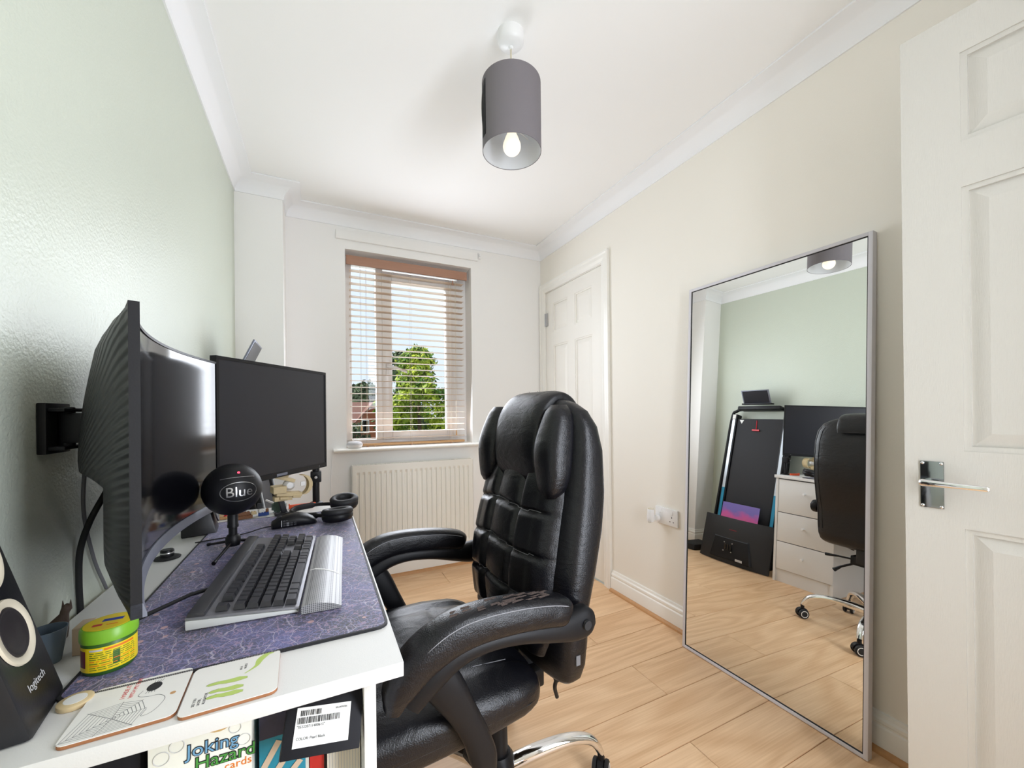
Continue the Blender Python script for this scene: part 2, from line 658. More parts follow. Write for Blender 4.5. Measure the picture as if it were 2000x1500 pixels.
def mat_print_material():
    """navy desk mat covered in fine pale doodles and streets"""
    m = mat('mat_print', S(40, 40, 84), 0.55, sheen=0.3)
    nt = m.node_tree
    p = nt.nodes['Principled BSDF']
    tc = nt.nodes['Texture Coordinate']
    n1 = nt.nodes.new('ShaderNodeTexNoise')
    n1.inputs['Scale'].default_value = 9
    n1.inputs['Detail'].default_value = 3
    nt.links.new(tc.outputs['Object'], n1.inputs['Vector'])
    base = nt.nodes.new('ShaderNodeValToRGB')
    base.color_ramp.elements[0].color = S(24, 22, 50)
    base.color_ramp.elements[0].position = 0.35
    base.color_ramp.elements[1].color = S(72, 72, 132)
    base.color_ramp.elements[1].position = 0.68
    nt.links.new(n1.outputs['Fac'], base.inputs['Fac'])

    def overlay(prev, fac, col, strength):
        mx = nt.nodes.new('ShaderNodeMix')
        mx.data_type = 'RGBA'
        mx.inputs['B'].default_value = col
        ml = nt.nodes.new('ShaderNodeMath')
        ml.operation = 'MULTIPLY'
        ml.inputs[1].default_value = strength
        nt.links.new(fac, ml.inputs[0])
        nt.links.new(ml.outputs[0], mx.inputs['Factor'])
        nt.links.new(prev, mx.inputs['A'])
        return mx.outputs['Result']

    def lines(scale, width, dist_scale, amount):
        nz = nt.nodes.new('ShaderNodeTexNoise')
        nz.inputs['Scale'].default_value = dist_scale
        nz.inputs['Detail'].default_value = 2
        nt.links.new(tc.outputs['Object'], nz.inputs['Vector'])
        ad = nt.nodes.new('ShaderNodeVectorMath')
        ad.operation = 'MULTIPLY_ADD'
        ad.inputs[1].default_value = (amount, amount, amount)
        nt.links.new(nz.outputs['Color'], ad.inputs[0])
        nt.links.new(tc.outputs['Object'], ad.inputs[2])
        v = nt.nodes.new('ShaderNodeTexVoronoi')
        v.feature = 'DISTANCE_TO_EDGE'
        v.inputs['Scale'].default_value = scale
        nt.links.new(ad.outputs[0], v.inputs['Vector'])
        lt = nt.nodes.new('ShaderNodeMath')
        lt.operation = 'LESS_THAN'
        lt.inputs[1].default_value = width
        nt.links.new(v.outputs['Distance'], lt.inputs[0])
        return lt.outputs[0]

    c = base.outputs['Color']
    c = overlay(c, lines(120, 0.06, 60, 0.03), S(140, 142, 205), 0.40)
    c = overlay(c, lines(58, 0.035, 34, 0.05), S(186, 150, 178), 0.45)
    c = overlay(c, lines(24, 0.014, 40, 0.012), S(206, 196, 214), 0.45)
    # small pale creatures and signs
    v2 = nt.nodes.new('ShaderNodeTexVoronoi')
    v2.inputs['Scale'].default_value = 34
    nt.links.new(tc.outputs['Object'], v2.inputs['Vector'])
    lt = nt.nodes.new('ShaderNodeMath')
    lt.operation = 'LESS_THAN'
    lt.inputs[1].default_value = 0.17
    nt.links.new(v2.outputs['Distance'], lt.inputs[0])
    sep = nt.nodes.new('ShaderNodeSeparateColor')
    nt.links.new(v2.outputs['Color'], sep.inputs[0])
    gt = nt.nodes.new('ShaderNodeMath')
    gt.operation = 'GREATER_THAN'
    gt.inputs[1].default_value = 0.62
    nt.links.new(sep.outputs[0], gt.inputs[0])
    an = nt.nodes.new('ShaderNodeMath')
    an.operation = 'MULTIPLY'
    nt.links.new(lt.outputs[0], an.inputs[0])
    nt.links.new(gt.outputs[0], an.inputs[1])
    c = overlay(c, an.outputs[0], S(206, 160, 158), 0.75)
    nt.links.new(c, p.inputs['Base Color'])


mat_print_material()


def ridge_material():
    """monitor back with fine ridges fanning out of its centre"""
    m = mat('ridged_black', S(19, 19, 22), 0.40, spec=0.35)
    nt = m.node_tree
    p = nt.nodes['Principled BSDF']
    tc = nt.nodes['Texture Coordinate']
    sp = nt.nodes.new('ShaderNodeSeparateXYZ')
    nt.links.new(tc.outputs['Object'], sp.inputs[0])
    at = nt.nodes.new('ShaderNodeMath')
    at.operation = 'ARCTAN2'
    nt.links.new(sp.outputs['Z'], at.inputs[0])
    nt.links.new(sp.outputs['Y'], at.inputs[1])
    mu = nt.nodes.new('ShaderNodeMath')
    mu.operation = 'MULTIPLY'
    mu.inputs[1].default_value = 200
    nt.links.new(at.outputs[0], mu.inputs[0])
    sn = nt.nodes.new('ShaderNodeMath')
    sn.operation = 'SINE'
    nt.links.new(mu.outputs[0], sn.inputs[0])
    b = nt.nodes.new('ShaderNodeBump')
    b.inputs['Strength'].default_value = 0.5
    b.inputs['Distance'].default_value = 0.002
    nt.links.new(sn.outputs[0], b.inputs['Height'])
    nt.links.new(b.outputs['Normal'], p.inputs['Normal'])


ridge_material()


def mesh_dots_material():
    m = mat('wrist_dots', S(150, 150, 152), 0.45, 0.2)
    nt = m.node_tree
    p = nt.nodes['Principled BSDF']
    tc = nt.nodes['Texture Coordinate']
    ch = nt.nodes.new('ShaderNodeTexVoronoi')
    ch.inputs['Scale'].default_value = 320
    ch.inputs['Randomness'].default_value = 0.0
    nt.links.new(tc.outputs['Object'], ch.inputs['Vector'])
    r = nt.nodes.new('ShaderNodeValToRGB')
    r.color_ramp.elements[0].position = 0.30
    r.color_ramp.elements[0].color = S(96, 96, 100)
    r.color_ramp.elements[1].position = 0.5
    r.color_ramp.elements[1].color = S(178, 178, 180)
    nt.links.new(ch.outputs['Distance'], r.inputs['Fac'])
    nt.links.new(r.outputs['Color'], p.inputs['Base Color'])


mesh_dots_material()


def sleeve_material():
    """pink, violet and orange clouded sleeve, a plain stand-in for the record's art"""
    m = mat('sunset_sleeve', S(220, 110, 150), 0.3)
    nt = m.node_tree
    p = nt.nodes['Principled BSDF']
    tc = nt.nodes['Texture Coordinate']
    sp = nt.nodes.new('ShaderNodeSeparateXYZ')
    nt.links.new(tc.outputs['Generated'], sp.inputs[0])
    n = nt.nodes.new('ShaderNodeTexNoise')
    n.inputs['Scale'].default_value = 4
    nt.links.new(tc.outputs['Generated'], n.inputs['Vector'])
    ma = nt.nodes.new('ShaderNodeMath')
    ma.operation = 'MULTIPLY_ADD'
    ma.inputs[1].default_value = 0.35
    nt.links.new(n.outputs['Fac'], ma.inputs[0])
    nt.links.new(sp.outputs['Z'], ma.inputs[2])
    r = nt.nodes.new('ShaderNodeValToRGB')
    e = r.color_ramp.elements
    e[0].position = 0.5
    e[0].color = S(236, 110, 130)
    e[1].position = 1.15
    e[1].color = S(126, 110, 186)
    k = e.new(0.85)
    k.color = S(214, 96, 168)
    nt.links.new(ma.outputs[0], r.inputs['Fac'])
    nt.links.new(r.outputs['Color'], p.inputs['Base Color'])


sleeve_material()

# ------------------------------------------------------------------ room shell
XL, XR, YB, YN, H = -0.398, 1.626, 2.805, -0.30, 2.3906
YX, XBX = 2.601, -0.169          # boxing in the corner
D, PJ = 0.079, 0.091             # cornice drop and projection
WX0, WX1, WZ0, WZ1 = 0.167, 1.032, 0.876, 2.171
DY0, DY1, DTOP = 2.03, 2.735, 2.032   # cupboard doorway


def sbuild(b, name, m, **k):
    return struct(b.build(name, m, **k))


sbuild(B().box(XL - 0.1, XR + 0.3, YN - 0.1, YB + 0.12, H, H + 0.1), 'ceiling', 'ceiling_white')
sbuild(B().box(XL - 0.1, XL, YN - 0.1, YB + 0.28, -0.1, H), 'wall_left', 'wall_sage')
sbuild(B().box(XL, XBX, YX, YB, 0, H), 'wall_boxing', 'wall_white')
b = B()
b.box(XL, WX0, YB, YB + 0.28, -0.1, H).box(WX1, XR + 0.1, YB, YB + 0.28, -0.1, H)
b.box(WX0, WX1, YB, YB + 0.28, -0.1, WZ0 - 0.024).box(WX0, WX1, YB, YB + 0.28, WZ1, H)
sbuild(b, 'wall_back', 'wall_white')
b = B()
b.box(XR, XR + 0.1, YN - 0.1, DY0, -0.1, H).box(XR, XR + 0.1, DY1, YB, -0.1, H).box(XR, XR + 0.1, DY0, DY1, DTOP, H)
b.box(XR + 0.1, XR + 0.3, DY0 - 0.1, DY1 + 0.1, -0.1, H)
sbuild(b, 'wall_right', 'wall_cream')
# near wall (behind the camera) with the open doorway, and the landing beyond it
b = B()
b.box(XL, 0.60, YN - 0.1, YN, -0.1, H).box(1.40, XR, YN - 0.1, YN, -0.1, H).box(0.60, 1.40, YN - 0.1, YN, 2.03, H)
sbuild(b, 'wall_near', 'wall_cream')
b = B()
b.box(-0.9, 2.4, -1.7, -1.6, -0.1, H).box(-1.0, -0.9, -1.7, -0.4, -0.1, H).box(2.4, 2.5, -1.7, -0.4, -0.1, H)
b.box(-0.9, XL - 0.1, -0.4, -0.3, -0.1, H).box(XR + 0.1, 2.4, -0.4, -0.3, -0.1, H).box(-1.0, 2.5, -1.7, -0.4, H, H + 0.1).box(-1.0, 2.5, -1.7, -0.4, -0.1, 0.0)
sbuild(b, 'wall_landing', 'wall_cream')


def sweep_inside(poly, prof, z0, closed=True, sgn=1.0):
    """sweep a profile of (distance from wall, height) along a wall polyline; room lies on the right-hand side"""
    P = [Vector((x, y)) for x, y in poly]
    n = len(P)
    rings = []
    for i in range(n):
        if closed or 0 < i < n - 1:
            d0 = (P[i] - P[i - 1]).normalized()
            d1 = (P[(i + 1) % n] - P[i]).normalized()
        elif i == 0:
            d0 = d1 = (P[1] - P[0]).normalized()
        else:
            d0 = d1 = (P[i] - P[i - 1]).normalized()
        n0, n1 = Vector((d0.y, -d0.x)), Vector((d1.y, -d1.x))
        mit = n0 + n1
        mit = mit / max(0.2, mit.dot(n0))
        rings.append([(P[i].x + mit.x * o, P[i].y + mit.y * o, z0 + z) for o, z in prof])
    b = B()
    b.loft(rings, loop=closed)
    return b


path_all = [(XL, YN), (XL, YX), (XBX, YX), (XBX, YB), (XR, YB), (XR, YN)]
prof = [(0.0, -D), (0.006, -D)]
for k in range(1, 13):
    t = PI / 2 * k / 12
    prof.append((PJ - (PJ - 0.006) * math.cos(t), -D + (D - 0.007) * math.sin(t)))
prof += [(PJ, 0.0), (0.0, 0.0)]
sbuild(sweep_inside(path_all, prof, H - 0.0005), 'trim_1', 'cornice_white', smooth=35)

skirt = [(0, 0), (0.018, 0), (0.018, 0.078), (0.0165, 0.082), (0.013, 0.085), (0.013, 0.090), (0.0155, 0.094), (0.0145, 0.103), (0.009, 0.110), (0.0085, 0.115), (0.0065, 0.121), (0.0, 0.123)]
bead = [(0.018, 0), (0.033, 0), (0.032, 0.006), (0.028, 0.012), (0.021, 0.016), (0.018, 0.017)]
runs = {'left': [(XL, YN), (XL, YX)], 'boxing': [(XL, YX), (XBX, YX), (XBX, YB)], 'back': [(XBX, YB), (XR, YB)],
        'right': [(XR, 1.955), (XR, YN)]}
tn = 2
for side, pth in runs.items():
    sbuild(sweep_inside(pth, skirt, 0.0, closed=False), 'baseboard_' + side, 'gloss_white', smooth=30)
    sbuild(sweep_inside(pth, bead, 0.0, closed=False), 'trim_%d' % tn, 'bead_wood', smooth=40)
    tn += 1

# floor: a screed slab and every plank
floor = sbuild(B().box(XL, XR, YN - 0.1, YB, -0.1, -0.012), 'floor', 'bark')
PW = 0.1955
y = 1.338 - 9 * PW
r = 0
rnd = random.Random(4)
joints = {8: [1.21], 7: [0.2], 9: [0.35], 10: [1.18, -0.1], 11: [0.74], 12: [1.3, 0.0], 13: [0.5], 14: [1.05], 15: [0.76], 16: [0.2, 1.4]}
while y < YB:
    y0, y1 = max(y, YN - 0.1), min(y + PW, YB)
    if y1 - y0 > 0.01:
        js = sorted([x for x in joints.get(r, [rnd.uniform(0, 1.2)])])
        xs = [XL] + js + [XR]
        for a, c in zip(xs, xs[1:]):
            pl = B().box(a + 0.0008, c - 0.0008, y0 + 0.0011, y1 - 0.0011, -0.012, 0.0)
            o = pl.build('plank', 'oak_plank', floor, bevel=0.0012, seg=1)
    y += PW
    r += 1

# ------------------------------------------------------------------ cupboard door in the right wall
def panel_frustum(b, x, y0, y1, z0, z1, face, depth, inset, sgn):
    """raised field: outer edge at depth below the face, inner field near the face"""
    o, i = x + sgn * 0.0, x - sgn * depth
    b.loft([[(o, y0, z0), (o, y1, z0), (o, y1, z1), (o, y0, z1)],
            [(i, y0 + inset, z0 + inset), (i, y1 - inset, z0 + inset), (i, y1 - inset, z1 - inset), (i, y0 + inset, z1 - inset)]], cap0=False)


def six_panel(parent, W, HT, T, m, rows, stile=0.1, mid=0.1, both=False):
    """door leaf in local coordinates: y 0..W across, z up, face at x=0, thickness to +x"""
    cw = (W - 2 * stile - mid) / 2
    cols = [(stile, stile + cw), (stile + cw + mid, W - stile)]
    b = B()
    rec = 0.010
    b.box(rec, T, 0.001, W - 0.001, 0.001, HT - 0.001)
    b.box(0, rec, 0, stile, 0, HT).box(0, rec, W - stile, W, 0, HT).box(0, rec, cols[0][1], cols[1][0], 0, HT)
    zs = [0] + [z for rw in rows for z in rw] + [HT]
    for c in cols:
        for k in range(0, len(zs), 2):
            b.box(0, rec, c[0], c[1], zs[k], zs[k + 1])
    b.build('leaf', m, parent)
    for c in cols:
        for z0, z1 in rows:
            q = B()
            panel_frustum(q, rec, c[0] + 0.012, c[1] - 0.012, z0 + 0.012, z1 - 0.012, 0, 0.008, 0.028, 1)
            # quirk moulding round the panel
            for (a0, a1, w0, w1) in ((c[0], c[1], z0, z0 + 0.011), (c[0], c[1], z1 - 0.011, z1), (c[0], c[0] + 0.011, z0 + 0.011, z1 - 0.011), (c[1] - 0.011, c[1], z0 + 0.011, z1 - 0.011)):
                q.box(0.0035, rec, a0, a1, w0, w1)
            q.build('panel', m, parent)


d1 = room_thing('door_1', 'white six panel cupboard door beside the window wall', 'door', (XR + 0.004, 2.036, 0.008), local=True)
six_panel(d1, 0.693, 2.018, 0.035, 'door_plain', [(0.20, 0.80), (1.0, 1.60), (1.70, 1.92)], 0.105, 0.09)
# architrave
b = B()
arch = [(0, 0), (0.07, 0), (0.07, -0.018), (0.058, -0.018), (0.05, -0.013), (0.03, -0.015), (0.012, -0.010), (0.0, -0.009)]
ay0, ay1, az = 2.03, 2.73, 2.032
ring = []
for (py, pz, dy, dz) in ((ay0, 0.0, -1, 0), (ay0, az, -1, 1), (ay1, az, 1, 1), (ay1, 0.0, 1, 0)):
    ring.append([(XR - 0.0005 + x, py + dy * o, pz + dz * o) for o, x in arch])
b.loft(ring)
sbuild(b, 'trim_6', 'gloss_white')
b = B()
b.box(XR + 0.0, XR + 0.06, 2.028, 2.0345, 0, 2.032).box(XR, XR + 0.06, 2.731, 2.737, 0, 2.032).box(XR, XR + 0.06, 2.028, 2.737, 2.028, 2.034)
sbuild(b, 'trim_7', 'gloss_white')
for z in (1.77, 0.22):
    hb = B().tube([(XR - 0.004, 2.731, z), (XR - 0.004, 2.731, z + 0.10)], 0.006, 10)
    hb.box(XR - 0.002, XR + 0.003, 2.70, 2.731, z, z + 0.10)
    for k in range(1, 4):
        hb.tube([(XR - 0.004, 2.731, z + 0.025 * k - 0.001), (XR - 0.004, 2.731, z + 0.025 * k + 0.001)], 0.0066, 10)
    hb.xf(Matrix.Translation(-Vector(d1.location)))
    hb.build('hinge', 'steel', d1, smooth=40)

# ------------------------------------------------------------------ open room door on the right
DA = 0.12
d2 = room_thing('door_2', 'open cream six panel room door with chrome lever handle', 'door', (1.292, 0.465, 0.008), (0, 0, PI + DA), local=True)
# local frame of the leaf: y runs from the free edge to the hinge, face looks towards the camera (-x world)
holder = d2


def flip(b):
    # build with the face at x=0, thickness to +x, then mirror so that after the half turn it faces the desk
    return b.xf(Matrix.Scale(-1, 4, (1, 0, 0)))


_old_build = B.build
W2 = 0.762


def build_flipped(self, name, m, parent=None, **k):
    if parent is d2 or (parent is not None and parent.parent is d2):
        flip(self)
    return _old_build(self, name, m, parent, **k)


B.build = build_flipped
six_panel(d2, W2, 1.981, 0.035, 'door_white', [(0.20, 0.819), (0.993, 1.586), (1.688, 1.888)], 0.098, 0.098)
# handle: back plate, four screws, lever
hb = B().box(-0.0035, 0, 0.0275, 0.0665, 0.857, 0.966)
plate = hb.build('handle_plate', 'dark_chrome', d2, bevel=0.0012)
for (yy, zz) in ((0.0315, 0.9615), (0.0625, 0.9615), (0.0315, 0.8615), (0.0625, 0.8615)):
    sb = B().lathe([(0.0001, -0.0058), (0.002, -0.0055), (0.0034, -0.0042), (0.0036, -0.0034)], (0, yy, zz), 12, 'x')
    sb.build('screw', 'chrome', plate, smooth=50)
lv = B().tube([(-0.003, 0.038, 0.918), (-0.024, 0.038, 0.918)], 0.0075, 14)
rings = []
for (xx, yy, hw, hz) in ((-0.034, 0.031, 0.006, 0.006), (-0.036, 0.036, 0.008, 0.0085), (-0.040, 0.060, 0.0065, 0.0075), (-0.043, 0.10, 0.0055, 0.0065), (-0.045, 0.135, 0.005, 0.006), (-0.044, 0.139, 0.004, 0.0045)):
    rings.append([(xx + 0.006 + u, yy, 0.918 + w) for u, w in sell(hw, hz, 12, 3)])
lv.loft(rings)
lv.build('lever', 'chrome', d2, smooth=40)
lb = B().box(0.010, 0.026, -0.0012, 0.0, 0.86, 0.98)
lb.build('latch_plate', 'chrome', d2)
B.build = _old_build

# ------------------------------------------------------------------ window
w1 = room_thing('window_1', 'white framed window with one fixed light and one opening sash', 'window', ((WX0 + WX1) / 2, 2.96, WZ0))
fy0, fy1 = 2.935, 3.0
fb = B()
fb.box(WX0, WX1, fy0, fy1, 2.115, WZ1).box(WX0, WX1, fy0, fy1, WZ0 - 0.02, 0.918)
fb.box(WX0, 0.212, fy0, fy1, 0.918, 2.115).box(0.965, WX1, fy0, fy1, 0.918, 2.115).box(0.372, 0.418, fy0, fy1, 0.918, 2.115)
fb.build('window_frame', 'upvc', w1, bevel=0.004)
fb = B()
sy0, sy1 = 2.922, 2.985
fb.box(0.412, 0.478, sy0, sy1, 0.912, 2.10).box(0.875, 0.968, sy0, sy1, 0.912, 2.10).box(0.478, 0.875, sy0, sy1, 0.912, 0.972).box(0.478, 0.875, sy0, sy1, 2.025, 2.10)
sash = fb.build('sash', 'upvc', w1, bevel=0.005)
B().box(0.478, 0.875, 2.955, 2.959, 0.972, 2.025).build('pane', 'pane_glass', w1)
B().box(0.212, 0.372, 2.965, 2.969, 0.918, 2.115).build('pane', 'pane_glass', w1)
hd = B().box(0.435, 0.455, 2.905, 2.922, 1.37, 1.45)
hd.loft([[(0.437, 2.900 + u, 1.43 + w) for u, w in sell(0.008, 0.012, 12, 3)], [(0.50, 2.896 + u, 1.42 + w) for u, w in sell(0.007, 0.010, 12, 3)], [(0.575, 2.893 + u, 1.39 + w) for u, w in sell(0.006, 0.008, 12, 3)]])
hd.build('window_handle', 'white_plastic', sash, smooth=40)
sb = B()
sb.prism([(2.750, 0.855), (2.744, 0.860), (2.742, 0.866), (2.745, 0.872), (2.752, 0.876), (2.935, 0.876), (2.935, 0.853), (2.756, 0.853)], 'x', 0.088, 1.105)
sill = sbuild(sb, 'trim_8', 'gloss_white', smooth=60)
# timber batten for a curtain rail above the window
bt = B().box(0.114, 1.082, YB - 0.018, YB - 0.0005, 2.226, 2.284)
tag(bt.build('curtain_batten', 'wall_white', bevel=0.002, origin=(0.6, YB - 0.01, 2.25)), 'painted timber batten fixed to the wall above the window', 'batten')
br = B().box(1.085, 1.105, YB - 0.02, YB - 0.0005, 2.245, 2.286).box(1.088, 1.10, YB - 0.032, YB - 0.02, 2.255, 2.275)
tag(br.build('curtain_bracket', 'white_plastic', bevel=0.002, origin=(1.095, YB, 2.25)), 'small white curtain bracket at right end of the batten', 'bracket')

# ------------------------------------------------------------------ venetian blind
vb = thing('venetian_blind', 'cream venetian blind with brown head rail hanging in the window', 'blind', (0.59, 2.855, 2.14))
B().box(0.176, 1.008, 2.828, 2.842, 2.082, 2.142).box(0.18, 1.004, 2.842, 2.885, 2.10, 2.14).build('head_rail', 'blind_brown', vb, bevel=0.003)
slat0 = None
n_sl = 27
for k in range(n_sl):
    z = 2.055 - k * 0.0432
    if slat0 is None:
        prof_s = [(-0.025, -0.0004), (-0.012, 0.0012), (0, 0.0017), (0.012, 0.0012), (0.025, -0.0004), (0.025, -0.0024), (0.012, -0.0010), (0, -0.0005), (-0.012, -0.0010), (-0.025, -0.0024)]
        sb = B().prism([(2.868 + u, z + v) for u, v in prof_s], 'x', 0.196, 0.985)
        slat0 = sb.build('slat', 'slat_cream', vb)
        slat0.location = (0, 0, 0)
    else:
        o = link_copy(slat0, vb, (0, 0, -k * 0.0432))
B().box(0.196, 0.985, 2.846, 2.890, 0.882, 0.898).build('bottom_rail', 'tan_wood', vb, bevel=0.003)
for x in (0.30, 0.595, 0.885):
    for yy in (2.842, 2.894):
        B().tube([(x, yy, 2.09), (x, yy, 0.88)], 0.0007, 5).build('ladder_cord', 'cream_cord', vb)
    B().lathe([(0.0001, -0.012), (0.006, -0.010), (0.007, 0), (0.0001, 0.0)], (x, 2.85, 0.885), 10).build('cord_stopper', 'blind_brown', vb)
for x, zt in ((0.262, 0.985), (0.918, 0.935)):
    for dx in (-0.003, 0.003):
        B().tube([(x + dx, 2.836, 2.085), (x + dx * 0.4, 2.836, zt + 0.03)], 0.0007, 5).build('pull_cord', 'cream_cord', vb)
    B().lathe([(0.0001, 0.036), (0.0035, 0.035), (0.006, 0.004), (0.0055, 0.0), (0.0001, 0.0)], (x, 2.836, zt), 12).build('tassel', 'tan_wood', vb, smooth=40)
B().lathe([(0.0001, 0.036), (0.0035, 0.035), (0.006, 0.004), (0.0055, 0.0), (0.0001, 0.0)], (0.90, 2.836, 2.035), 12).build('tassel', 'blind_brown', vb, smooth=40)
lo = []
for k in range(40):
    t = k / 39
    lo.append((0.285 + 0.05 * t + 0.012 * math.sin(9 * t), 2.838 - 0.01 * math.sin(7 * t), 0.884 + 0.012 * math.sin(11 * t)))
B().tube(lo, 0.0014, 6).build('knotted_cord', 'tan_wood', vb)

# small round smart speaker on the sill
ss = thing('smart_speaker', 'small round grey fabric smart speaker on the window sill', 'speaker', (0.215, 2.793, 0.876))
B().lathe([(0.0001, 0.0), (0.035, 0.0), (0.044, 0.006), (0.049, 0.018), (0.0492, 0.021)], (0.215, 2.793, 0.8765), 32).build('base', 'white_plastic', ss, smooth=50)
B().lathe([(0.0492, 0.021), (0.049, 0.024), (0.045, 0.034), (0.036, 0.041), (0.02, 0.0435), (0.0001, 0.044)], (0.215, 2.793, 0.8765), 32).build('fabric_top', 'speaker_fabric', ss, smooth=60)

tag(B().tube(smooth_path([(0.168, 2.79, 0.8785), (0.135, 2.765, 0.8785), (0.098, 2.748, 0.878), (0.081, 2.752, 0.862), (0.079, 2.796, 0.80), (0.070, 2.800, 0.60), (0.085, 2.800, 0.30), (0.080, 2.797, 0.13)], 8), 0.0016, 8).build('speaker_cable', 'white_plastic', smooth=60, origin=(0.08, 2.80, 0.13)), 'thin white cable running from the sill speaker down the wall', 'cable')

# ------------------------------------------------------------------ radiator
rd = thing('radiator', 'white panel radiator with vertical flutes below the window sill', 'radiator', (0.6, 2.76, 0.14))
rx0, rx1, rz0, rz1, ry = 0.193, 1.003, 0.150, 0.765, 2.722
cols = []
nfl = 23
fx0, fx1 = rx0 + 0.022, rx1 - 0.022
pitch = (fx1 - fx0) / nfl
zz = [rz0, rz0 + 0.035, rz0 + 0.055, rz1 - 0.058, rz1 - 0.040, rz1]
pts = []
for z in zz:
    row = [(rx0, ry, z)]
    on = 1.0 if zz.index(z) in (2, 3) else 0.0
    for k in range(nfl):
        x = fx0 + k * pitch
        for u, d in ((0.0, 0), (0.10, 0), (0.20, 0.008), (0.55, 0.008), (0.65, 0), (1.0, 0)):
            row.append((x + u * pitch, ry + d * on, z))
    row.append((rx1, ry, z))
    pts.append(row)
B().grid(pts).build('front_panel', 'radiator_white', rd)
b = B().box(rx0, rx0 + 0.004, ry, 2.785, rz0, rz1).box(rx1 - 0.004, rx1, ry, 2.785, rz0, rz1)
b.box(rx0 + 0.004, rx1 - 0.004, 2.775, 2.785, rz0, rz1)
b.build('side_panel', 'radiator_white', rd, bevel=0.0015)
b = B().box(rx0, rx1, ry - 0.001, ry + 0.006, rz1 - 0.006, rz1 + 0.003).box(rx0, rx1, 2.779, 2.785, rz1 - 0.004, rz1 + 0.003)
for k in range(64):
    x = rx0 + 0.006 + k * (rx1 - rx0 - 0.012) / 63
    b.box(x - 0.0015, x + 0.0015, ry + 0.006, 2.779, rz1 - 0.003, rz1 + 0.001)
b.build('top_grille', 'radiator_white', rd)
for x in (rx0 - 0.02, rx1 + 0.02):
    vbm = B().tube([(x, 2.752, 0.0), (x, 2.752, 0.17)], 0.0075, 10).tube([(x - 0.012, 2.752, 0.185), (x + 0.02, 2.752, 0.185)], 0.011, 12)
    vbm.lathe([(0.0001, 0.17), (0.014, 0.17), (0.016, 0.2), (0.014, 0.235), (0.0001, 0.24)], (x, 2.752, 0), 14)
    vbm.build('valve', 'white_plastic', rd, smooth=40)

# ------------------------------------------------------------------ pendant lamp
lx, ly = 0.604, 1.226
pl = thing('pendant_lamp', 'grey drum shade pendant lamp hanging from the ceiling', 'lamp', (lx, ly, H))
B().lathe([(0.0001, 0), (0.045, 0), (0.0455, -0.012), (0.044, -0.030), (0.036, -0.040), (0.008, -0.046), (0.007, -0.054), (0.0001, -0.055)], (lx, ly, H), 32).build('ceiling_rose', 'white_plastic', pl, smooth=45)
B().tube([(lx, ly, H - 0.05), (lx, ly, 2.09)], 0.0032, 10).build('cord', 'cream_cord', pl, smooth=60)
sz0, sz1, sr = 1.985, 2.218, 0.100
B().loft([[(lx + rr * math.cos(2 * PI * j / 48), ly + rr * math.sin(2 * PI * j / 48), z) for j in range(48)] for rr, z in ((sr, sz0), (sr, sz1), (sr - 0.0015, sz1), (sr - 0.0015, sz0))], loop=True).build('lamp_shade', 'grey_fabric', pl, smooth=50)
B().loft([[(lx + rr * math.cos(2 * PI * j / 48), ly + rr * math.sin(2 * PI * j / 48), z) for j in range(48)] for rr, z in ((sr - 0.0018, sz0 + 0.001), (sr - 0.0018, sz1 - 0.001), (sr - 0.0024, sz1 - 0.001), (sr - 0.0024, sz0 + 0.001))], loop=True).build('shade_lining', 'lamp_lining', pl, smooth=50)
# loose flap of fabric at the shade's seam
fl = []
for i in range(9):
    z = sz0 + 0.03 + (sz1 - sz0 - 0.05) * i / 8
    bul = 0.007 * math.sin(PI * i / 8)
    row = []
    for j in range(6):
        a = PI * 0.985 + 0.30 * (j / 5 - 0.5)
        rr = sr + 0.0012 + bul * (0.5 - 0.5 * math.cos(2 * PI * j / 5))
        row.append((lx + rr * math.cos(a), ly + rr * math.sin(a), z))
    fl.append(row)
o = B().grid(fl).build('shade_flap', 'rubber_black', pl, smooth=60)
md = o.modifiers.new('thick', 'SOLIDIFY')
md.thickness = 0.001
b = B().lathe([(0.0001, 2.10), (0.016, 2.10), (0.018, 2.075), (0.018, 2.055), (0.0001, 2.052)], (lx, ly, 0), 20)
for k in range(3):
    a = 2 * PI * k / 3 + 0.4
    b.tube([(lx + 0.015 * math.cos(a), ly + 0.015 * math.sin(a), 2.075), (lx + (sr - 0.003) * math.cos(a), ly + (sr - 0.003) * math.sin(a), 2.075)], 0.0015, 6)
b.build('lamp_holder', 'white_plastic', pl, smooth=45)
bp = [(0.0001, 1.975)] + [(0.0305 * math.sin(t), 2.0055 - 0.0305 * math.cos(t)) for t in [0.25 + k * 0.2 for k in range(10)]] + [(0.022, 2.034), (0.015, 2.05), (0.0135, 2.058), (0.0001, 2.058)]
B().lathe(bp, (lx, ly, 0), 28).build('bulb', 'bulb_painted_glow', pl, smooth=60)

# ------------------------------------------------------------------ leaning mirror
mth = thing('standing_mirror', 'tall leaning mirror with slim silver frame on the right wall', 'mirror', (1.525, 0.99, 0.0), local=True)
tw, ti = -0.0144, 0.043
ex = Vector((0, 1, 0)) + Vector((tw, 0, 0))
ez = Vector((ti, 0, 1)).normalized()
ex = (ex - ez * ex.dot(ez)).normalized()
en = ex.cross(ez)           # points away from the wall or into it
if en.x > 0:
    en = -en
Mm = Matrix((en, ex, ez)).transposed().to_4x4()
mw0, mw1, mh = -0.345, 0.350, 1.669
fw = 0.0125
b = B()
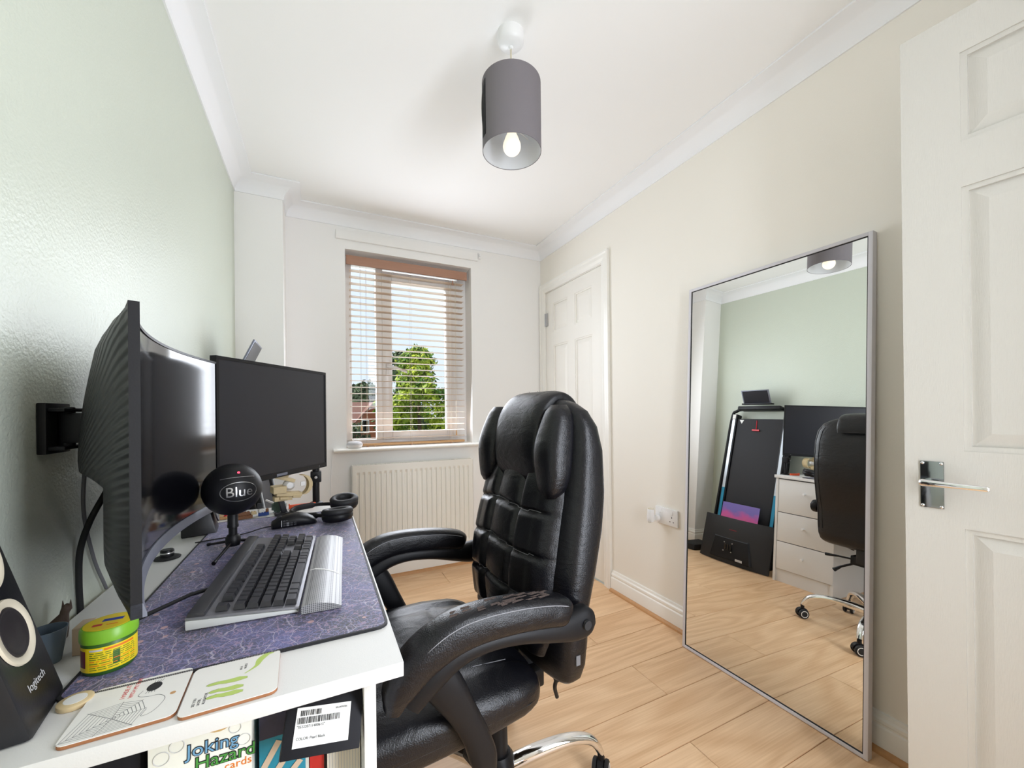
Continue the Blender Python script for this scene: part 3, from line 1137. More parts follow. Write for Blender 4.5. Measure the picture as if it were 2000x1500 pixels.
# frame section: front lip and deep sides; local axes (n towards room, along wall, up)
b.box(-0.022, 0.004, mw0, mw0 + fw, 0.003, mh).box(-0.022, 0.004, mw1 - fw, mw1, 0.003, mh)
b.box(-0.022, 0.004, mw0 + fw, mw1 - fw, 0.003, 0.003 + fw).box(-0.022, 0.004, mw0 + fw, mw1 - fw, mh - fw, mh)
b.xf(Mm)
b.build('mirror_frame', 'alu_frame', mth, bevel=0.001)
b = B().box(-0.004, -0.0005, mw0 + fw, mw1 - fw, 0.003 + fw, mh - fw).xf(Mm)
b.build('mirror_glass', 'mirror_silver', mth)
b = B()
g0, g1, q0, q1 = mw0 + fw, mw1 - fw, 0.003 + fw, mh - fw
b.box(-0.0005, 0.002, g0, g0 + 0.0025, q0, q1).box(-0.0005, 0.002, g1 - 0.0025, g1, q0, q1).box(-0.0005, 0.002, g0, g1, q0, q0 + 0.0025).box(-0.0005, 0.002, g0, g1, q1 - 0.0025, q1)
b.xf(Mm)
b.build('mirror_gasket', 'rubber_black', mth)
b = B().box(-0.020, -0.005, mw0 + fw, mw1 - fw, 0.003 + fw, mh - fw).xf(Mm)
b.build('mirror_backing', 'black_matte', mth)

# ------------------------------------------------------------------ double socket and plug-in freshener
so = thing('wall_socket', 'white double power socket on the right wall beside the mirror', 'socket', (XR, 1.52, 0.55))
B().box(XR - 0.010, XR - 0.0005, 1.449, 1.595, 0.508, 0.594).build('socket_plate', 'white_plastic', so, bevel=0.003)
for yc in (1.486, 1.558):
    B().hex([(XR - 0.0105, yc - 0.008, 0.566), (XR - 0.0105, yc + 0.008, 0.566), (XR - 0.0105, yc + 0.008, 0.586), (XR - 0.0105, yc - 0.008, 0.586), (XR - 0.014, yc - 0.008, 0.567), (XR - 0.014, yc + 0.008, 0.567), (XR - 0.011, yc + 0.008, 0.586), (XR - 0.011, yc - 0.008, 0.586)]).build('switch', 'white_plastic', so)
for (dy, dz, w, h_) in ((0, 0.012, 0.002, 0.004), (-0.011, -0.010, 0.003, 0.002), (0.011, -0.010, 0.003, 0.002)):
    B().box(XR - 0.0106, XR - 0.009, 1.486 + dy - w, 1.486 + dy + w, 0.54 + dz - h_, 0.54 + dz + h_).build('pin_hole', 'ink_black', so)
af = thing('plug_in_air_freshener', 'white plug-in air freshener in the wall socket', 'air freshener', (XR - 0.04, 1.60, 0.55))
b = B().lathe([(0.0001, 0.0), (0.012, 0.0), (0.018, 0.004), (0.020, 0.018), (0.019, 0.035), (0.0165, 0.050), (0.0165, 0.066), (0.0145, 0.068), (0.0001, 0.066)], (XR - 0.048, 1.59, 0.512), 24)
b.build('body', 'white_plastic', af, smooth=45)
B().lathe([(0.0145, 0.0678), (0.0152, 0.071), (0.012, 0.071), (0.011, 0.067)], (XR - 0.048, 1.59, 0.512), 24, ring=True).build('vent_ring', 'cream_ring', af, smooth=45)
B().lathe([(0.0001, 0.0), (0.014, 0.0), (0.017, 0.006), (0.017, 0.015), (0.0001, 0.016)], (XR - 0.030, 1.573, 0.535), 20, 'x').build('plug', 'white_plastic', af, smooth=45)
B().lathe([(0.0001, -0.011), (0.006, -0.008), (0.009, 0.0), (0.0085, 0.004), (0.0001, 0.005)], (XR - 0.062, 1.584, 0.520), 16).build('refill', 'pane_glass', af, smooth=45)

# ------------------------------------------------------------------ desk
DX0, DX1, DYA, DYB, DZ = XL + 0.012, 0.106, 0.577, 1.752, 0.750
dk = thing('desk', 'white laminate desk with drawers and an open end shelf on the left wall', 'desk', (-0.14, 1.16, 0.0))
B().box(DX0, DX1, DYA, DYB, DZ - 0.0205, DZ).build('desk_top', 'laminate_white', dk, bevel=0.001)
zt = DZ - 0.0207
B().box(0.055, 0.0712, 0.600, 0.718, 0.0, zt).build('side_panel', 'laminate_white', dk, bevel=0.0006)
B().box(DX0 + 0.002, DX0 + 0.018, 0.600, 0.718, 0.0, zt).build('side_panel', 'laminate_white', dk)
B().box(DX0 + 0.018, 0.055, 0.710, 0.718, 0.0, zt).build('back_panel', 'laminate_white', dk)
for z in (0.07, 0.452):
    B().box(DX0 + 0.018, 0.055, 0.602, 0.710, z, z + 0.016).build('shelf', 'laminate_white', dk)
# drawer unit at the far end
uy0, uy1 = 1.375, 1.742
B().box(DX0 + 0.002, 0.092, uy0, uy0 + 0.016, 0.0, zt).build('carcass_side', 'laminate_white', dk)
B().box(DX0 + 0.002, 0.098, uy1 - 0.016, uy1, 0.0, zt).build('carcass_side', 'laminate_white', dk)
B().box(DX0 + 0.004, DX0 + 0.012, uy0 + 0.016, uy1 - 0.016, 0.0, zt).build('carcass_back', 'laminate_white', dk)
B().box(0.070, 0.084, uy0 + 0.016, uy1 - 0.016, 0.0, 0.088).build('plinth', 'laminate_white', dk)
for z0, z1 in ((0.092, 0.282), (0.287, 0.487), (0.492, 0.722)):
    dr = B().box(0.080, 0.096, uy0 + 0.002, uy1 - 0.018, z0, z1).box(DX0 + 0.03, 0.080, uy0 + 0.03, uy1 - 0.03, z0 + 0.02, z1 - 0.04).build('drawer', 'laminate_white', dk, bevel=0.001)
    kz = z1 - 0.085
    B().lathe([(0.0001, 0.020), (0.0075, 0.019), (0.0085, 0.015), (0.0045, 0.006), (0.0055, 0.0), (0.0001, 0.0)], (0.096, 1.555, kz), 16, 'x').build('knob', 'white_plastic', dr, smooth=45)

# ------------------------------------------------------------------ desk mat
mx0, mx1, my0, my1 = -0.294, 0.102, 0.679, 1.578
mt = thing('desk_mat', 'large navy desk mat printed with fine pale drawings', 'desk mat', (-0.1, 1.13, DZ))


def rrect(x0, x1, y0, y1, r, n=5):
    out = []
    for cx, cy, a0 in ((x1 - r, y1 - r, 0), (x0 + r, y1 - r, PI / 2), (x0 + r, y0 + r, PI), (x1 - r, y0 + r, 3 * PI / 2)):
        for k in range(n + 1):
            a = a0 + PI / 2 * k / n
            out.append((cx + r * math.cos(a), cy + r * math.sin(a)))
    return out


B().prism(rrect(mx0 + 0.003, mx1 - 0.003, my0 + 0.003, my1 - 0.003, 0.016), 'z', DZ + 0.0004, DZ + 0.0038).build('mat_sheet', 'mat_print', mt)
ed = B()
ro, ri = rrect(mx0, mx1, my0, my1, 0.018), rrect(mx0 + 0.004, mx1 - 0.004, my0 + 0.004, my1 - 0.004, 0.015)
ed.loft([[(x, y, DZ + 0.0004) for x, y in ro], [(x, y, DZ + 0.004) for x, y in ro], [(x, y, DZ + 0.0043) for x, y in ri], [(x, y, DZ + 0.001) for x, y in ri]], loop=True)
# stitches along the near and right edges
yy = my0
k = 0
for i in range(190):
    x = mx0 + 0.02 + i * (mx1 - mx0 - 0.04) / 189
    ed.box(x - 0.0007, x + 0.0007, my0 - 0.0005, my0 + 0.0035, DZ + 0.0008, DZ + 0.0048)
ed.build('stitched_edge', 'ink_black', mt)

MZ = DZ + 0.0043     # top of the mat

# ------------------------------------------------------------------ curved monitor on a wall arm
N0, F0 = Vector((-0.2034, 0.661)), Vector((-0.243, 1.345))
chord = F0 - N0
CL = chord.length
cdir = chord.normalized()
cnorm = Vector((-cdir.y, cdir.x))      # towards the wall (-x)
SAG = 0.053
mz0, mz1 = 0.847, 1.2435


def cpt(u, off=0.0):
    """point on the curved screen, u in 0..1 along its length, off towards the wall"""
    s = SAG * (1 - (2 * u - 1) ** 2)
    # outward normal of the arc
    ds = SAG * -4 * (2 * u - 1) / CL
    n = (cnorm - cdir * ds).normalized()
    p = N0 + cdir * (u * CL) + cnorm * s + n * off
    return p


m1 = thing('curved_monitor', 'large black curved monitor with ridged back, held on a wall arm', 'monitor', (-0.23, 1.0, 0.92))
NU = 40
rings = []
for i in range(NU + 1):
    u = i / NU
    a, b_ = cpt(u, 0.0), cpt(u, 0.003)
    rings.append([(a.x, a.y, mz0 + 0.016), (a.x, a.y, mz1 - 0.004), (b_.x, b_.y, mz1 - 0.004), (b_.x, b_.y, mz0 + 0.016)])
B().loft(rings).build('screen', 'screen_gloss', m1, smooth=50)
# slim bezel / rim
rings = []
for i in range(NU + 1):
    u = -0.008 + 1.016 * i / NU
    a, b_ = cpt(u, -0.0015), cpt(u, 0.0095)
    rings.append([(a.x, a.y, mz1 - 0.005), (a.x, a.y, mz1), (b_.x, b_.y, mz1), (b_.x, b_.y, mz1 - 0.005)])
rim = B().loft(rings)
for e0, e1 in ((-0.008, 0.004), (0.996, 1.008)):
    rr = []
    for u in (e0, e1):
        a, b_ = cpt(u, -0.0015), cpt(u, 0.0095)
        rr.append([(a.x, a.y, mz0), (a.x, a.y, mz1 - 0.005), (b_.x, b_.y, mz1 - 0.005), (b_.x, b_.y, mz0)])
    rim.loft(rr)
rim.build('bezel', 'black_plastic', m1, smooth=40)
rings = []
for i in range(NU + 1):
    u = -0.008 + 1.016 * i / NU
    a, c_, b_ = cpt(u, -0.002), cpt(u, -0.006), cpt(u, 0.0095)
    rings.append([(a.x, a.y, mz0 + 0.018), (c_.x, c_.y, mz0 + 0.004), (c_.x, c_.y, mz0), (b_.x, b_.y, mz0), (b_.x, b_.y, mz0 + 0.018)])
B().loft(rings).build('chin', 'chin_silver', m1, smooth=30)
# ridged back shell: thin at the rim, bulging behind the middle with a step one third up
cm = cpt(0.5, 0.02)
NV = 26
back = []
for j in range(NV + 1):
    v = j / NV
    z = mz0 + (mz1 - mz0) * v
    row = []
    for i in range(NU + 1):
        u = -0.008 + 1.016 * i / NU
        e = max(0.0, 1 - (2 * u - 1) ** 2)
        low = 0.038 * e ** 0.6 * min(1.0, v / 0.12) ** 0.5
        up = 0.0
        if v > 0.40:
            t = (v - 0.40) / 0.60
            up = 0.047 * (e ** 2.2) * min(1.0, t / 0.04) * max(0.0, 1 - t ** 2.2)
        edge_v = min(1.0, (1 - v) / 0.10) ** 0.5
        p = cpt(u, 0.0095 + (low * edge_v + up))
        row.append((p.x, p.y, z))
    back.append(row)
bb = B().grid(back)
# close it towards the screen along the bottom
bb.build('back_shell', 'ridged_black', m1, smooth=28)
bb = B()
bot = [[(cpt(-0.008 + 1.016 * i / NU, o).x, cpt(-0.008 + 1.016 * i / NU, o).y, mz0) for i in range(NU + 1)] for o in (0.0, 0.0095)]
bb.grid(bot)
bb.build('bottom_cover', 'black_plastic', m1)
# round the shell's hub and the adjusting knob
kp = cpt(0.5, 0.10)

wa = thing('monitor_wall_arm', 'black steel wall arm behind the curved monitor', 'bracket', (XL, 0.925, 1.08))
B().box(XL + 0.0005, XL + 0.012, 0.890, 0.960, 1.040, 1.122).box(XL + 0.012, XL + 0.032, 0.893, 0.957, 1.108, 1.114).box(XL + 0.012, XL + 0.032, 0.893, 0.957, 1.046, 1.052).build('wall_plate', 'black_plastic', wa, bevel=0.002)
B().tube([(XL + 0.022, 0.925, 1.046), (XL + 0.022, 0.925, 1.116)], 0.010, 14).box(XL + 0.018, -0.352, 0.914, 0.948, 1.056, 1.106).build('pivot', 'black_plastic', wa, smooth=40, bevel=0.003)

# ------------------------------------------------------------------ flat monitor on a desk stand
A2, C2 = Vector((-0.246, 1.325)), Vector((0.030, 1.742))
dir2 = (C2 - A2).normalized()
nor2 = Vector((dir2.y, -dir2.x))       # faces the chair and camera
L2 = (C2 - A2).length
fz0, fz1 = 0.893, 1.262


def m2pt(s, off, z):
    p = A2 + dir2 * s + nor2 * off
    return (p.x, p.y, z)


def m2box(s0, s1, o0, o1, z0, z1):
    return [m2pt(s0, o0, z0), m2pt(s1, o0, z0), m2pt(s1, o1, z0), m2pt(s0, o1, z0), m2pt(s0, o0, z1), m2pt(s1, o0, z1), m2pt(s1, o1, z1), m2pt(s0, o1, z1)]


m2 = thing('flat_monitor', 'black flat monitor angled towards the chair, screen switched off', 'monitor', m2pt(L2 / 2, -0.02, fz0))
B().hex(m2box(0.008, L2 - 0.008, -0.004, -0.0015, fz0 + 0.017, fz1 - 0.009)).build('screen', 'screen_matte', m2)
b = B().hex(m2box(0, 0.008, -0.02, 0.0, fz0, fz1)).hex(m2box(L2 - 0.008, L2, -0.02, 0.0, fz0, fz1)).hex(m2box(0.008, L2 - 0.008, -0.02, 0.0, fz1 - 0.009, fz1)).hex(m2box(0.008, L2 - 0.008, -0.02, 0.0, fz0, fz0 + 0.017))
b.build('bezel', 'black_plastic', m2)
B().hex(m2box(0.030, L2 - 0.030, -0.026, -0.004, fz0 + 0.012, fz1 - 0.014)).hex(m2box(0.12, L2 - 0.12, -0.045, -0.026, fz0 + 0.06, fz1 - 0.05)).build('back_shell', 'black_plastic', m2, bevel=0.004)
B().hex(m2box(L2 / 2 - 0.025, L2 / 2 + 0.025, 0.0, 0.0006, fz0 + 0.004, fz0 + 0.012)).build('maker_badge', 'chin_silver', m2)
B().hex(m2box(L2 - 0.05, L2 - 0.046, 0.0, 0.0006, fz0 + 0.006, fz0 + 0.010)).build('power_light', 'ink_grey', m2)

st = thing('monitor_desk_pole', 'black clamp pole standing at the far corner of the desk', 'stand', (-0.004, 1.732, DZ))
px_, py_ = -0.0085, 1.7385
B().tube([(px_, py_, DZ + 0.008), (px_, py_, 1.12)], 0.0125, 16).build('pole', 'black_plastic', st, smooth=40)
B().lathe([(0.0001, 0), (0.024, 0), (0.024, 0.006), (0.016, 0.010), (0.0001, 0.010)], (px_, py_, DZ + 0.0004), 24).build('foot', 'black_plastic', st, smooth=40)
B().box(px_ - 0.019, px_ + 0.019, py_ - 0.019, py_ + 0.019, 0.836, 0.878).build('collar', 'black_plastic', st, bevel=0.004)
B().lathe([(0.0001, -0.010), (0.006, -0.010), (0.011, -0.006), (0.011, 0.0), (0.0001, 0.0)], (px_, py_ - 0.019, 0.857), 16, 'y').build('knob', 'black_plastic', st, smooth=40)
B().lathe([(0.0001, -0.0115), (0.005, -0.0112), (0.005, -0.009), (0.0001, -0.009)], (px_, py_ - 0.019, 0.857), 14, 'y').build('bolt', 'steel', st)

# ------------------------------------------------------------------ keyboard
KR = math.radians(-3.2)
kb = thing('keyboard', 'full size black mechanical keyboard with silver wrist rest on the mat', 'keyboard', (-0.193, 0.800, MZ + 0.001), (0, 0, KR), local=True)
KW, KLN = 0.161, 0.445


def kz(x):
    return 0.030 - 0.013 * x / KW


# local: x from rear to front (towards the chair), y along the length (Esc end near), z up
B().hex([(0, 0, 0.002), (KW, 0, 0.0), (KW, KLN, 0.0), (0, KLN, 0.002), (0, 0, 0.018), (KW - 0.004, 0, 0.006), (KW - 0.004, KLN, 0.006), (0, KLN, 0.018)]).build('base', 'silver_side', kb, bevel=0.003)
B().hex([(0, 0, 0.0185), (KW, 0, 0.0065), (KW, KLN, 0.0065), (0, KLN, 0.0185), (0.0, 0.002, 0.0225), (KW, 0.002, 0.0095), (KW, KLN - 0.002, 0.0095), (0.0, KLN - 0.002, 0.0225)]).build('top_plate', 'plate_alu', kb, bevel=0.0012)
B().hex([(0.002, 0.001, 0.0226), (0.026, 0.001, 0.0208), (0.026, KLN - 0.001, 0.0208), (0.002, KLN - 0.001, 0.0226), (0.003, 0.003, 0.0285), (0.025, 0.003, 0.0265), (0.025, KLN - 0.003, 0.0265), (0.003, KLN - 0.003, 0.0285)]).build('rear_bar', 'kb_black', kb, bevel=0.001)
U = 0.0190
key_meshes = {}


def key(x, y, w):
    """key centred at local x, spanning y..y+w units"""
    kk = round(w, 2)
    if kk not in key_meshes:
        hw = w * U / 2 - 0.0006
        hh = U / 2 - 0.0006
        t = 0.0026
        kb_ = B().loft([[(-hh, -hw, 0), (hh, -hw, 0), (hh, hw, 0), (-hh, hw, 0)], [(-hh + t * 0.6, -hw + t, 0.0085), (hh - t, -hw + t, 0.0078), (hh - t, hw - t, 0.0078), (-hh + t * 0.6, hw - t, 0.0085)]])
        o = kb_.build('key', 'key_black', kb)
        key_meshes[kk] = o
    else:
        o = link_copy(key_meshes[kk], kb)
    o.location = (x, y + w * U / 2, 0.0232 - 0.0130 * x / KW + 0.001)
    o.rotation_euler = (0, 0.075, 0)
    return o


ky0 = 0.010
rows = [
    (0.042, [(0, 1), (2, 1), (3, 1), (4, 1), (5, 1), (6.5, 1), (7.5, 1), (8.5, 1), (9.5, 1), (11, 1), (12, 1), (13, 1), (14, 1), (15.25, 1), (16.25, 1), (17.25, 1)]),
    (0.067, [(i, 1) for i in range(13)] + [(13, 2), (15.25, 1), (16.25, 1), (17.25, 1), (18.5, 1), (19.5, 1), (20.5, 1), (21.5, 1)]),
    (0.0862, [(0, 1.5)] + [(1.5 + i, 1) for i in range(12)] + [(13.5, 1.5), (15.25, 1), (16.25, 1), (17.25, 1), (18.5, 1), (19.5, 1), (20.5, 1), (21.5, 1)]),
    (0.1052, [(0, 1.75)] + [(1.75 + i, 1) for i in range(11)] + [(12.75, 2.25), (18.5, 1), (19.5, 1), (20.5, 1)]),
    (0.1242, [(0, 2.25)] + [(2.25 + i, 1) for i in range(10)] + [(12.25, 2.75), (16.25, 1), (18.5, 1), (19.5, 1), (20.5, 1), (21.5, 1)]),
    (0.1432, [(0, 1.5), (1.5, 1), (2.5, 1.5), (4, 6), (10, 1.5), (11.5, 1), (12.5, 1), (13.5, 1.5), (15.25, 1), (16.25, 1), (17.25, 1), (18.5, 2), (20.5, 1)]),
]
for x, ks in rows:
    for y, w in ks:
        key(x + 0.004, ky0 + y * U, w)
# wrist rest: gently arched bar with a dotted top
rings = []
for (x, z) in ((0.0, 0.0), (0.0, 0.012), (0.012, 0.0155), (0.030, 0.0150), (0.048, 0.011), (0.064, 0.004), (0.064, 0.0)):
    rings.append((x, z))
wr = thing_part = B()
wr.loft([[(KW + 0.004 + x, yy, z + 0.001) for x, z in rings] for yy in (-0.012, 0.41)])
wro = wr.build('wrist_rest', 'wrist_dots', kb, smooth=40)
sl = B()
for y0 in (0.165,):
    pts_ = []
    for (x, z) in ((0.002, 0.0138), (0.012, 0.0168), (0.030, 0.0163), (0.048, 0.0123), (0.060, 0.0070)):
        pts_.append([(KW + 0.004 + x, y0 - x * 0.5 - 0.003, z), (KW + 0.004 + x, y0 - x * 0.5 + 0.003, z)])
    sl.grid(pts_)
sl.build('rest_stripe', 'paper_white', wro)
B().tube([(0.004, 0.15, 0.012), (-0.03, 0.13, 0.012), (-0.10, 0.055, 0.004), (-0.13, 0.02, 0.003)], 0.0036, 8).build('cable', 'rubber_black', kb, smooth=60)

# ------------------------------------------------------------------ ball microphone on a tripod
mcx, mcy, mcz, mr = -0.196, 1.225, 0.912, 0.0645
mi = thing('ball_microphone', 'round black desktop microphone with red light on a small tripod', 'microphone', (mcx, mcy, MZ))
prof_m = [(mr * math.sin(t), mcz - mr * math.cos(t)) for t in [PI * k / 28 for k in range(29)]]
prof_m[0] = (0.0001, mcz - mr)
prof_m[-1] = (0.0001, mcz + mr)
B().lathe(prof_m, (mcx, mcy, 0), 48).build('head', 'black_plastic', mi, smooth=60)
to_cam = (Vector((0.30, 0.0, 1.0)) - Vector((mcx, mcy, mcz)))
fd = to_cam.normalized()
fu = Vector((0, 0, 1)) - fd * fd.z
fu.normalize()
fr = fu.cross(fd)


def ball(a, e, off=0.0):
    """point on the ball: a to the right, e upwards, seen from the front"""
    d = fd * (math.cos(a) * math.cos(e)) + fr * (math.sin(a) * math.cos(e)) + fu * math.sin(e)
    return Vector((mcx, mcy, mcz)) + d * (mr + off)


oval = [ball(0.0 + 0.62 * math.cos(t), -0.05 + 0.36 * math.sin(t), 0.0004) for t in [2 * PI * k / 48 for k in range(48)]]
B().tube(oval, 0.0009, 6, loop=True).build('badge_rim', 'steel', mi, smooth=60)
arcs = [ball(-0.66 + 1.32 * k / 20, 0.36 + 0.16 * math.cos(1.6 * (k / 20 - 0.5)), 0.0002) for k in range(21)]
B().tube(arcs, 0.0006, 6).build('seam', 'steel', mi)
# lettering wrapped on the ball
lt_ = B()
cu = bpy.data.curves.new('lettering', 'FONT')
cu.body = 'Blue'
cu.size = 0.034
cu.extrude = 0.0003
cu.align_x = 'CENTER'
cu.resolution_u = 3
tmp = bpy.data.objects.new('lettering_src', cu)
lm = bpy.data.meshes.new_from_object(tmp)
bpy.data.objects.remove(tmp)
bm_ = bmesh.new()
bm_.from_mesh(lm)
bmesh.ops.triangulate(bm_, faces=bm_.faces)
bmesh.ops.subdivide_edges(bm_, edges=[e for e in bm_.edges if e.calc_length() > 0.003], cuts=4, use_grid_fill=True)
bmesh.ops.triangulate(bm_, faces=bm_.faces)
bm_.to_mesh(lm)
bm_.free()
lv_ = [v.co.copy() for v in lm.vertices]
lf = [tuple(p.vertices) for p in lm.polygons]
bpy.data.meshes.remove(lm)
B().add([ball(v.x / mr, -0.05 + (v.y - 0.011) / mr, 0.0004 + v.z) for v in lv_], lf).build('lettering', 'steel', mi)
B().lathe([(0.0001, 0.0), (0.0030, 0.0), (0.0026, 0.0012), (0.0001, 0.0016)], (0, 0, 0), 12).xf(frame(ball(0.05, 0.72), fr, fu.cross(fr) if False else (fu - fd * 0.8))).build('status_light', 'led_red', mi)
B().lathe([(0.0001, 0.776), (0.0095, 0.776), (0.0095, 0.815), (0.0125, 0.816), (0.0125, 0.822), (0.0115, 0.824), (0.0115, 0.853), (0.0001, 0.853)], (mcx, mcy, 0), 20).build('stem', 'black_plastic', mi, smooth=35)
B().lathe([(0.0001, 0.770), (0.015, 0.770), (0.0165, 0.778), (0.0165, 0.790), (0.012, 0.797), (0.0001, 0.798)], (mcx, mcy, 0), 20).build('hub', 'black_plastic', mi, smooth=35)
for fx, fy in ((-0.262, 1.300), (-0.218, 1.128), (-0.115, 1.275)):
    B().tube([(mcx, mcy, 0.782), (fx, fy, MZ + 0.005)], [0.0042, 0.0028], 10).tube([(fx + (mcx - fx) * 0.10, fy + (mcy - fy) * 0.10, MZ + 0.0075), (fx, fy, MZ + 0.0050)], [0.0036, 0.0046], 10).build('leg', 'black_plastic', mi, smooth=40)

# ------------------------------------------------------------------ mouse
ms = thing('gaming_mouse', 'black gaming mouse with side thumb buttons on the mat', 'mouse', (-0.068, 1.415, MZ), (0, 0, math.radians(8)), local=True)
rings = []
for (x, w0, h0, zc) in ((-0.062, 0.012, 0.006, 0.008), (-0.060, 0.024, 0.010, 0.011), (-0.045, 0.031, 0.0145, 0.015), (-0.020, 0.033, 0.0185, 0.019), (0.010, 0.034, 0.020, 0.0205), (0.035, 0.033, 0.0165, 0.017), (0.052, 0.027, 0.011, 0.0115), (0.060, 0.016, 0.006, 0.007), (0.062, 0.006, 0.003, 0.005)):
    rings.append([(x, u, max(0.0006, zc + v)) for u, v in sell(w0, h0, 28, 2.5)])
B().loft(rings).build('shell', 'black_plastic', ms, smooth=50)
for i in range(4):
    for j in range(3):
        x = -0.030 + 0.0095 * i
        z = 0.0125 + 0.0062 * j
        yb = -0.0325 - 0.001 + (0.0035 if j == 2 else 0.0)
        B().box(x - 0.0038, x + 0.0038, yb - 0.0012, yb + 0.002, z - 0.0024, z + 0.0024).build('thumb_button', 'kb_black' if i != 1 else 'ink_grey', ms, bevel=0.0006, seg=1)
B().box(-0.0375, -0.0358, -0.0342, -0.031, 0.010, 0.028).build('button_frame', 'ink_lightgrey', ms)
B().lathe([(0.0001, -0.004), (0.009, -0.004), (0.009, 0.004), (0.0001, 0.004)], (-0.040, 0, 0.027), 16, 'y').build('wheel', 'rubber_black', ms, smooth=40)
B().tube(smooth_path([(-0.061, 0, 0.008), (-0.085, 0.004, 0.006), (-0.14, -0.02, 0.002), (-0.24, -0.035, 0.002)], 6), 0.0016, 8).build('cable', 'rubber_black', ms, smooth=60)

# ------------------------------------------------------------------ headphones lying on the mat
hp = thing('headphones', 'black over-ear headphones lying at the far corner of the mat', 'headphones', (0.04, 1.47, MZ))


def cup(c, tiltx, rz, name='ear_cup'):
    R = Euler((tiltx, 0, rz)).to_matrix()
    o = B().lathe([(0.0001, 0.0), (0.028, 0.0), (0.041, 0.004), (0.0455, 0.012), (0.046, 0.020), (0.0435, 0.024)], c, 32, 'z', R).build(name, 'black_plastic', hp, smooth=45)
    B().lathe([(0.0435, 0.0235), (0.0465, 0.026), (0.047, 0.034), (0.042, 0.040), (0.031, 0.0405), (0.025, 0.036), (0.024, 0.027), (0.0001, 0.026)], c, 32, 'z', R).build('ear_pad', 'black_matte', o, smooth=60)


cup((0.054, 1.385, MZ + 0.006), math.radians(-6), 0.3)
cup((0.082, 1.534, MZ + 0.014), math.radians(10), -0.2)
band = smooth_path([(0.040, 1.402, MZ + 0.022), (0.004, 1.458, MZ + 0.013), (-0.045, 1.488, MZ + 0.012), (-0.083, 1.535, MZ + 0.014), (-0.070, 1.588, MZ + 0.017), (-0.012, 1.604, MZ + 0.020), (0.052, 1.562, MZ + 0.026)], 8)
rings = []
for i, p in enumerate(band):
    t = (band[min(i + 1, len(band) - 1)] - band[max(i - 1, 0)]).normalized()
    side = t.cross(Vector((0, 0, 1))).normalized()
    w = 0.010 if 0.2 < i / len(band) < 0.8 else 0.006
    rings.append([p + side * u + Vector((0, 0, 1)) * v for u, v in sell(0.0055, w, 14, 2.6)])
B().loft(rings).build('head_band', 'black_matte', hp, smooth=50)

# ------------------------------------------------------------------ desk speaker near the camera
sp = thing('desk_speaker', 'tall black wedge desk speaker with two cream ringed drivers', 'speaker', (-0.335, 0.667, DZ))
fA, fB = Vector((-0.279, 0.615, DZ + 0.0006)), Vector((-0.294, 0.716, DZ + 0.0006))
lean = Vector((-0.073, -0.002, 0.258))
TH = 1.0
top_shift = lean * TH
bkv = Vector((-0.104, -0.015, 0.0))
p = [fA, fB, fB + bkv * 0.9, fA + bkv * 0.9, fA + top_shift, fB + top_shift, fB + top_shift + Vector((-0.028, -0.004, 0.0)), fA + top_shift + Vector((-0.028, -0.004, 0))]
p2 = [p[3], p[0], p[1], p[2], p[7], p[4], p[5], p[6]]
spo = B().hex(p2).build('cabinet', 'speaker_black', sp, bevel=0.006)
sx = (fB - fA).normalized()
sy_ = lean.normalized()
sy_ = (sy_ - sx * sy_.dot(sx)).normalized()
sn_ = sx.cross(sy_)
if sn_.x < 0:
    sn_ = -sn_
Fm = Matrix((sx, sy_, sx.cross(sy_))).transposed().to_4x4()
fc = (fA + fB) / 2
for hgt, R_ in ((0.108, 0.039), (0.198, 0.039)):
    c = fc + sy_ * hgt
    Fm.translation = c
    sg = 1.0 if sx.cross(sy_).dot(sn_) > 0 else -1.0
    B().lathe([(R_, 0.0005 * sg), (R_ * 0.98, 0.003 * sg), (R_ * 0.80, 0.003 * sg), (R_ * 0.74, 0.0004 * sg)], (0, 0, 0), 40, ring=True).xf(Fm).build('driver_ring', 'cream_ring', sp, smooth=50)
    B().lathe([(R_ * 0.75, 0.0010 * sg), (R_ * 0.70, 0.0022 * sg), (R_ * 0.62, 0.0010 * sg), (R_ * 0.58, 0.0008 * sg), (R_ * 0.45, 0.0010 * sg), (R_ * 0.25, 0.0016 * sg), (0.0001, 0.0024 * sg)], (0, 0, 0), 40).xf(Fm).build('driver_cone', 'cone_dark', sp, smooth=50)
text('lettering', 'logitech', 0.0135, 'ink_lightgrey', sp, frame(fc + sy_ * 0.040 + sx * -0.021 + sn_ * 0.0009, sx, sy_))

# ------------------------------------------------------------------ green pot
gp = thing('green_paste_pot', 'green lidded plastic pot with a yellow printed label on the mat', 'pot', (-0.263, 0.748, MZ))
gx, gy = -0.263, 0.748
B().lathe([(0.0001, 0.0), (0.0255, 0.0), (0.0278, 0.003), (0.0280, 0.040), (0.0265, 0.043), (0.0001, 0.043)], (gx, gy, MZ), 40).build('pot_body', 'green_dark', gp, smooth=40)
B().lathe([(0.0265, 0.0425), (0.0295, 0.043), (0.0300, 0.046), (0.0296, 0.057), (0.0278, 0.0600), (0.0001, 0.0600)], (gx, gy, MZ), 40).build('lid', 'green_plastic', gp, smooth=40)
B().lathe([(0.0001, 0.0604), (0.0262, 0.0604), (0.0262, 0.0600)], (gx, gy, MZ), 40).build('lid_label', 'label_yellow', gp)
B().loft([[(gx + 0.0283 * math.cos(a), gy + 0.0283 * math.sin(a), MZ + z) for a in [2 * PI * j / 40 for j in range(40)]] for z in (0.006, 0.038)], cap0=False, cap1=False).build('side_label', 'label_yellow', gp, smooth=60)
ca = math.atan2(-gy, -gx)     # towards the camera


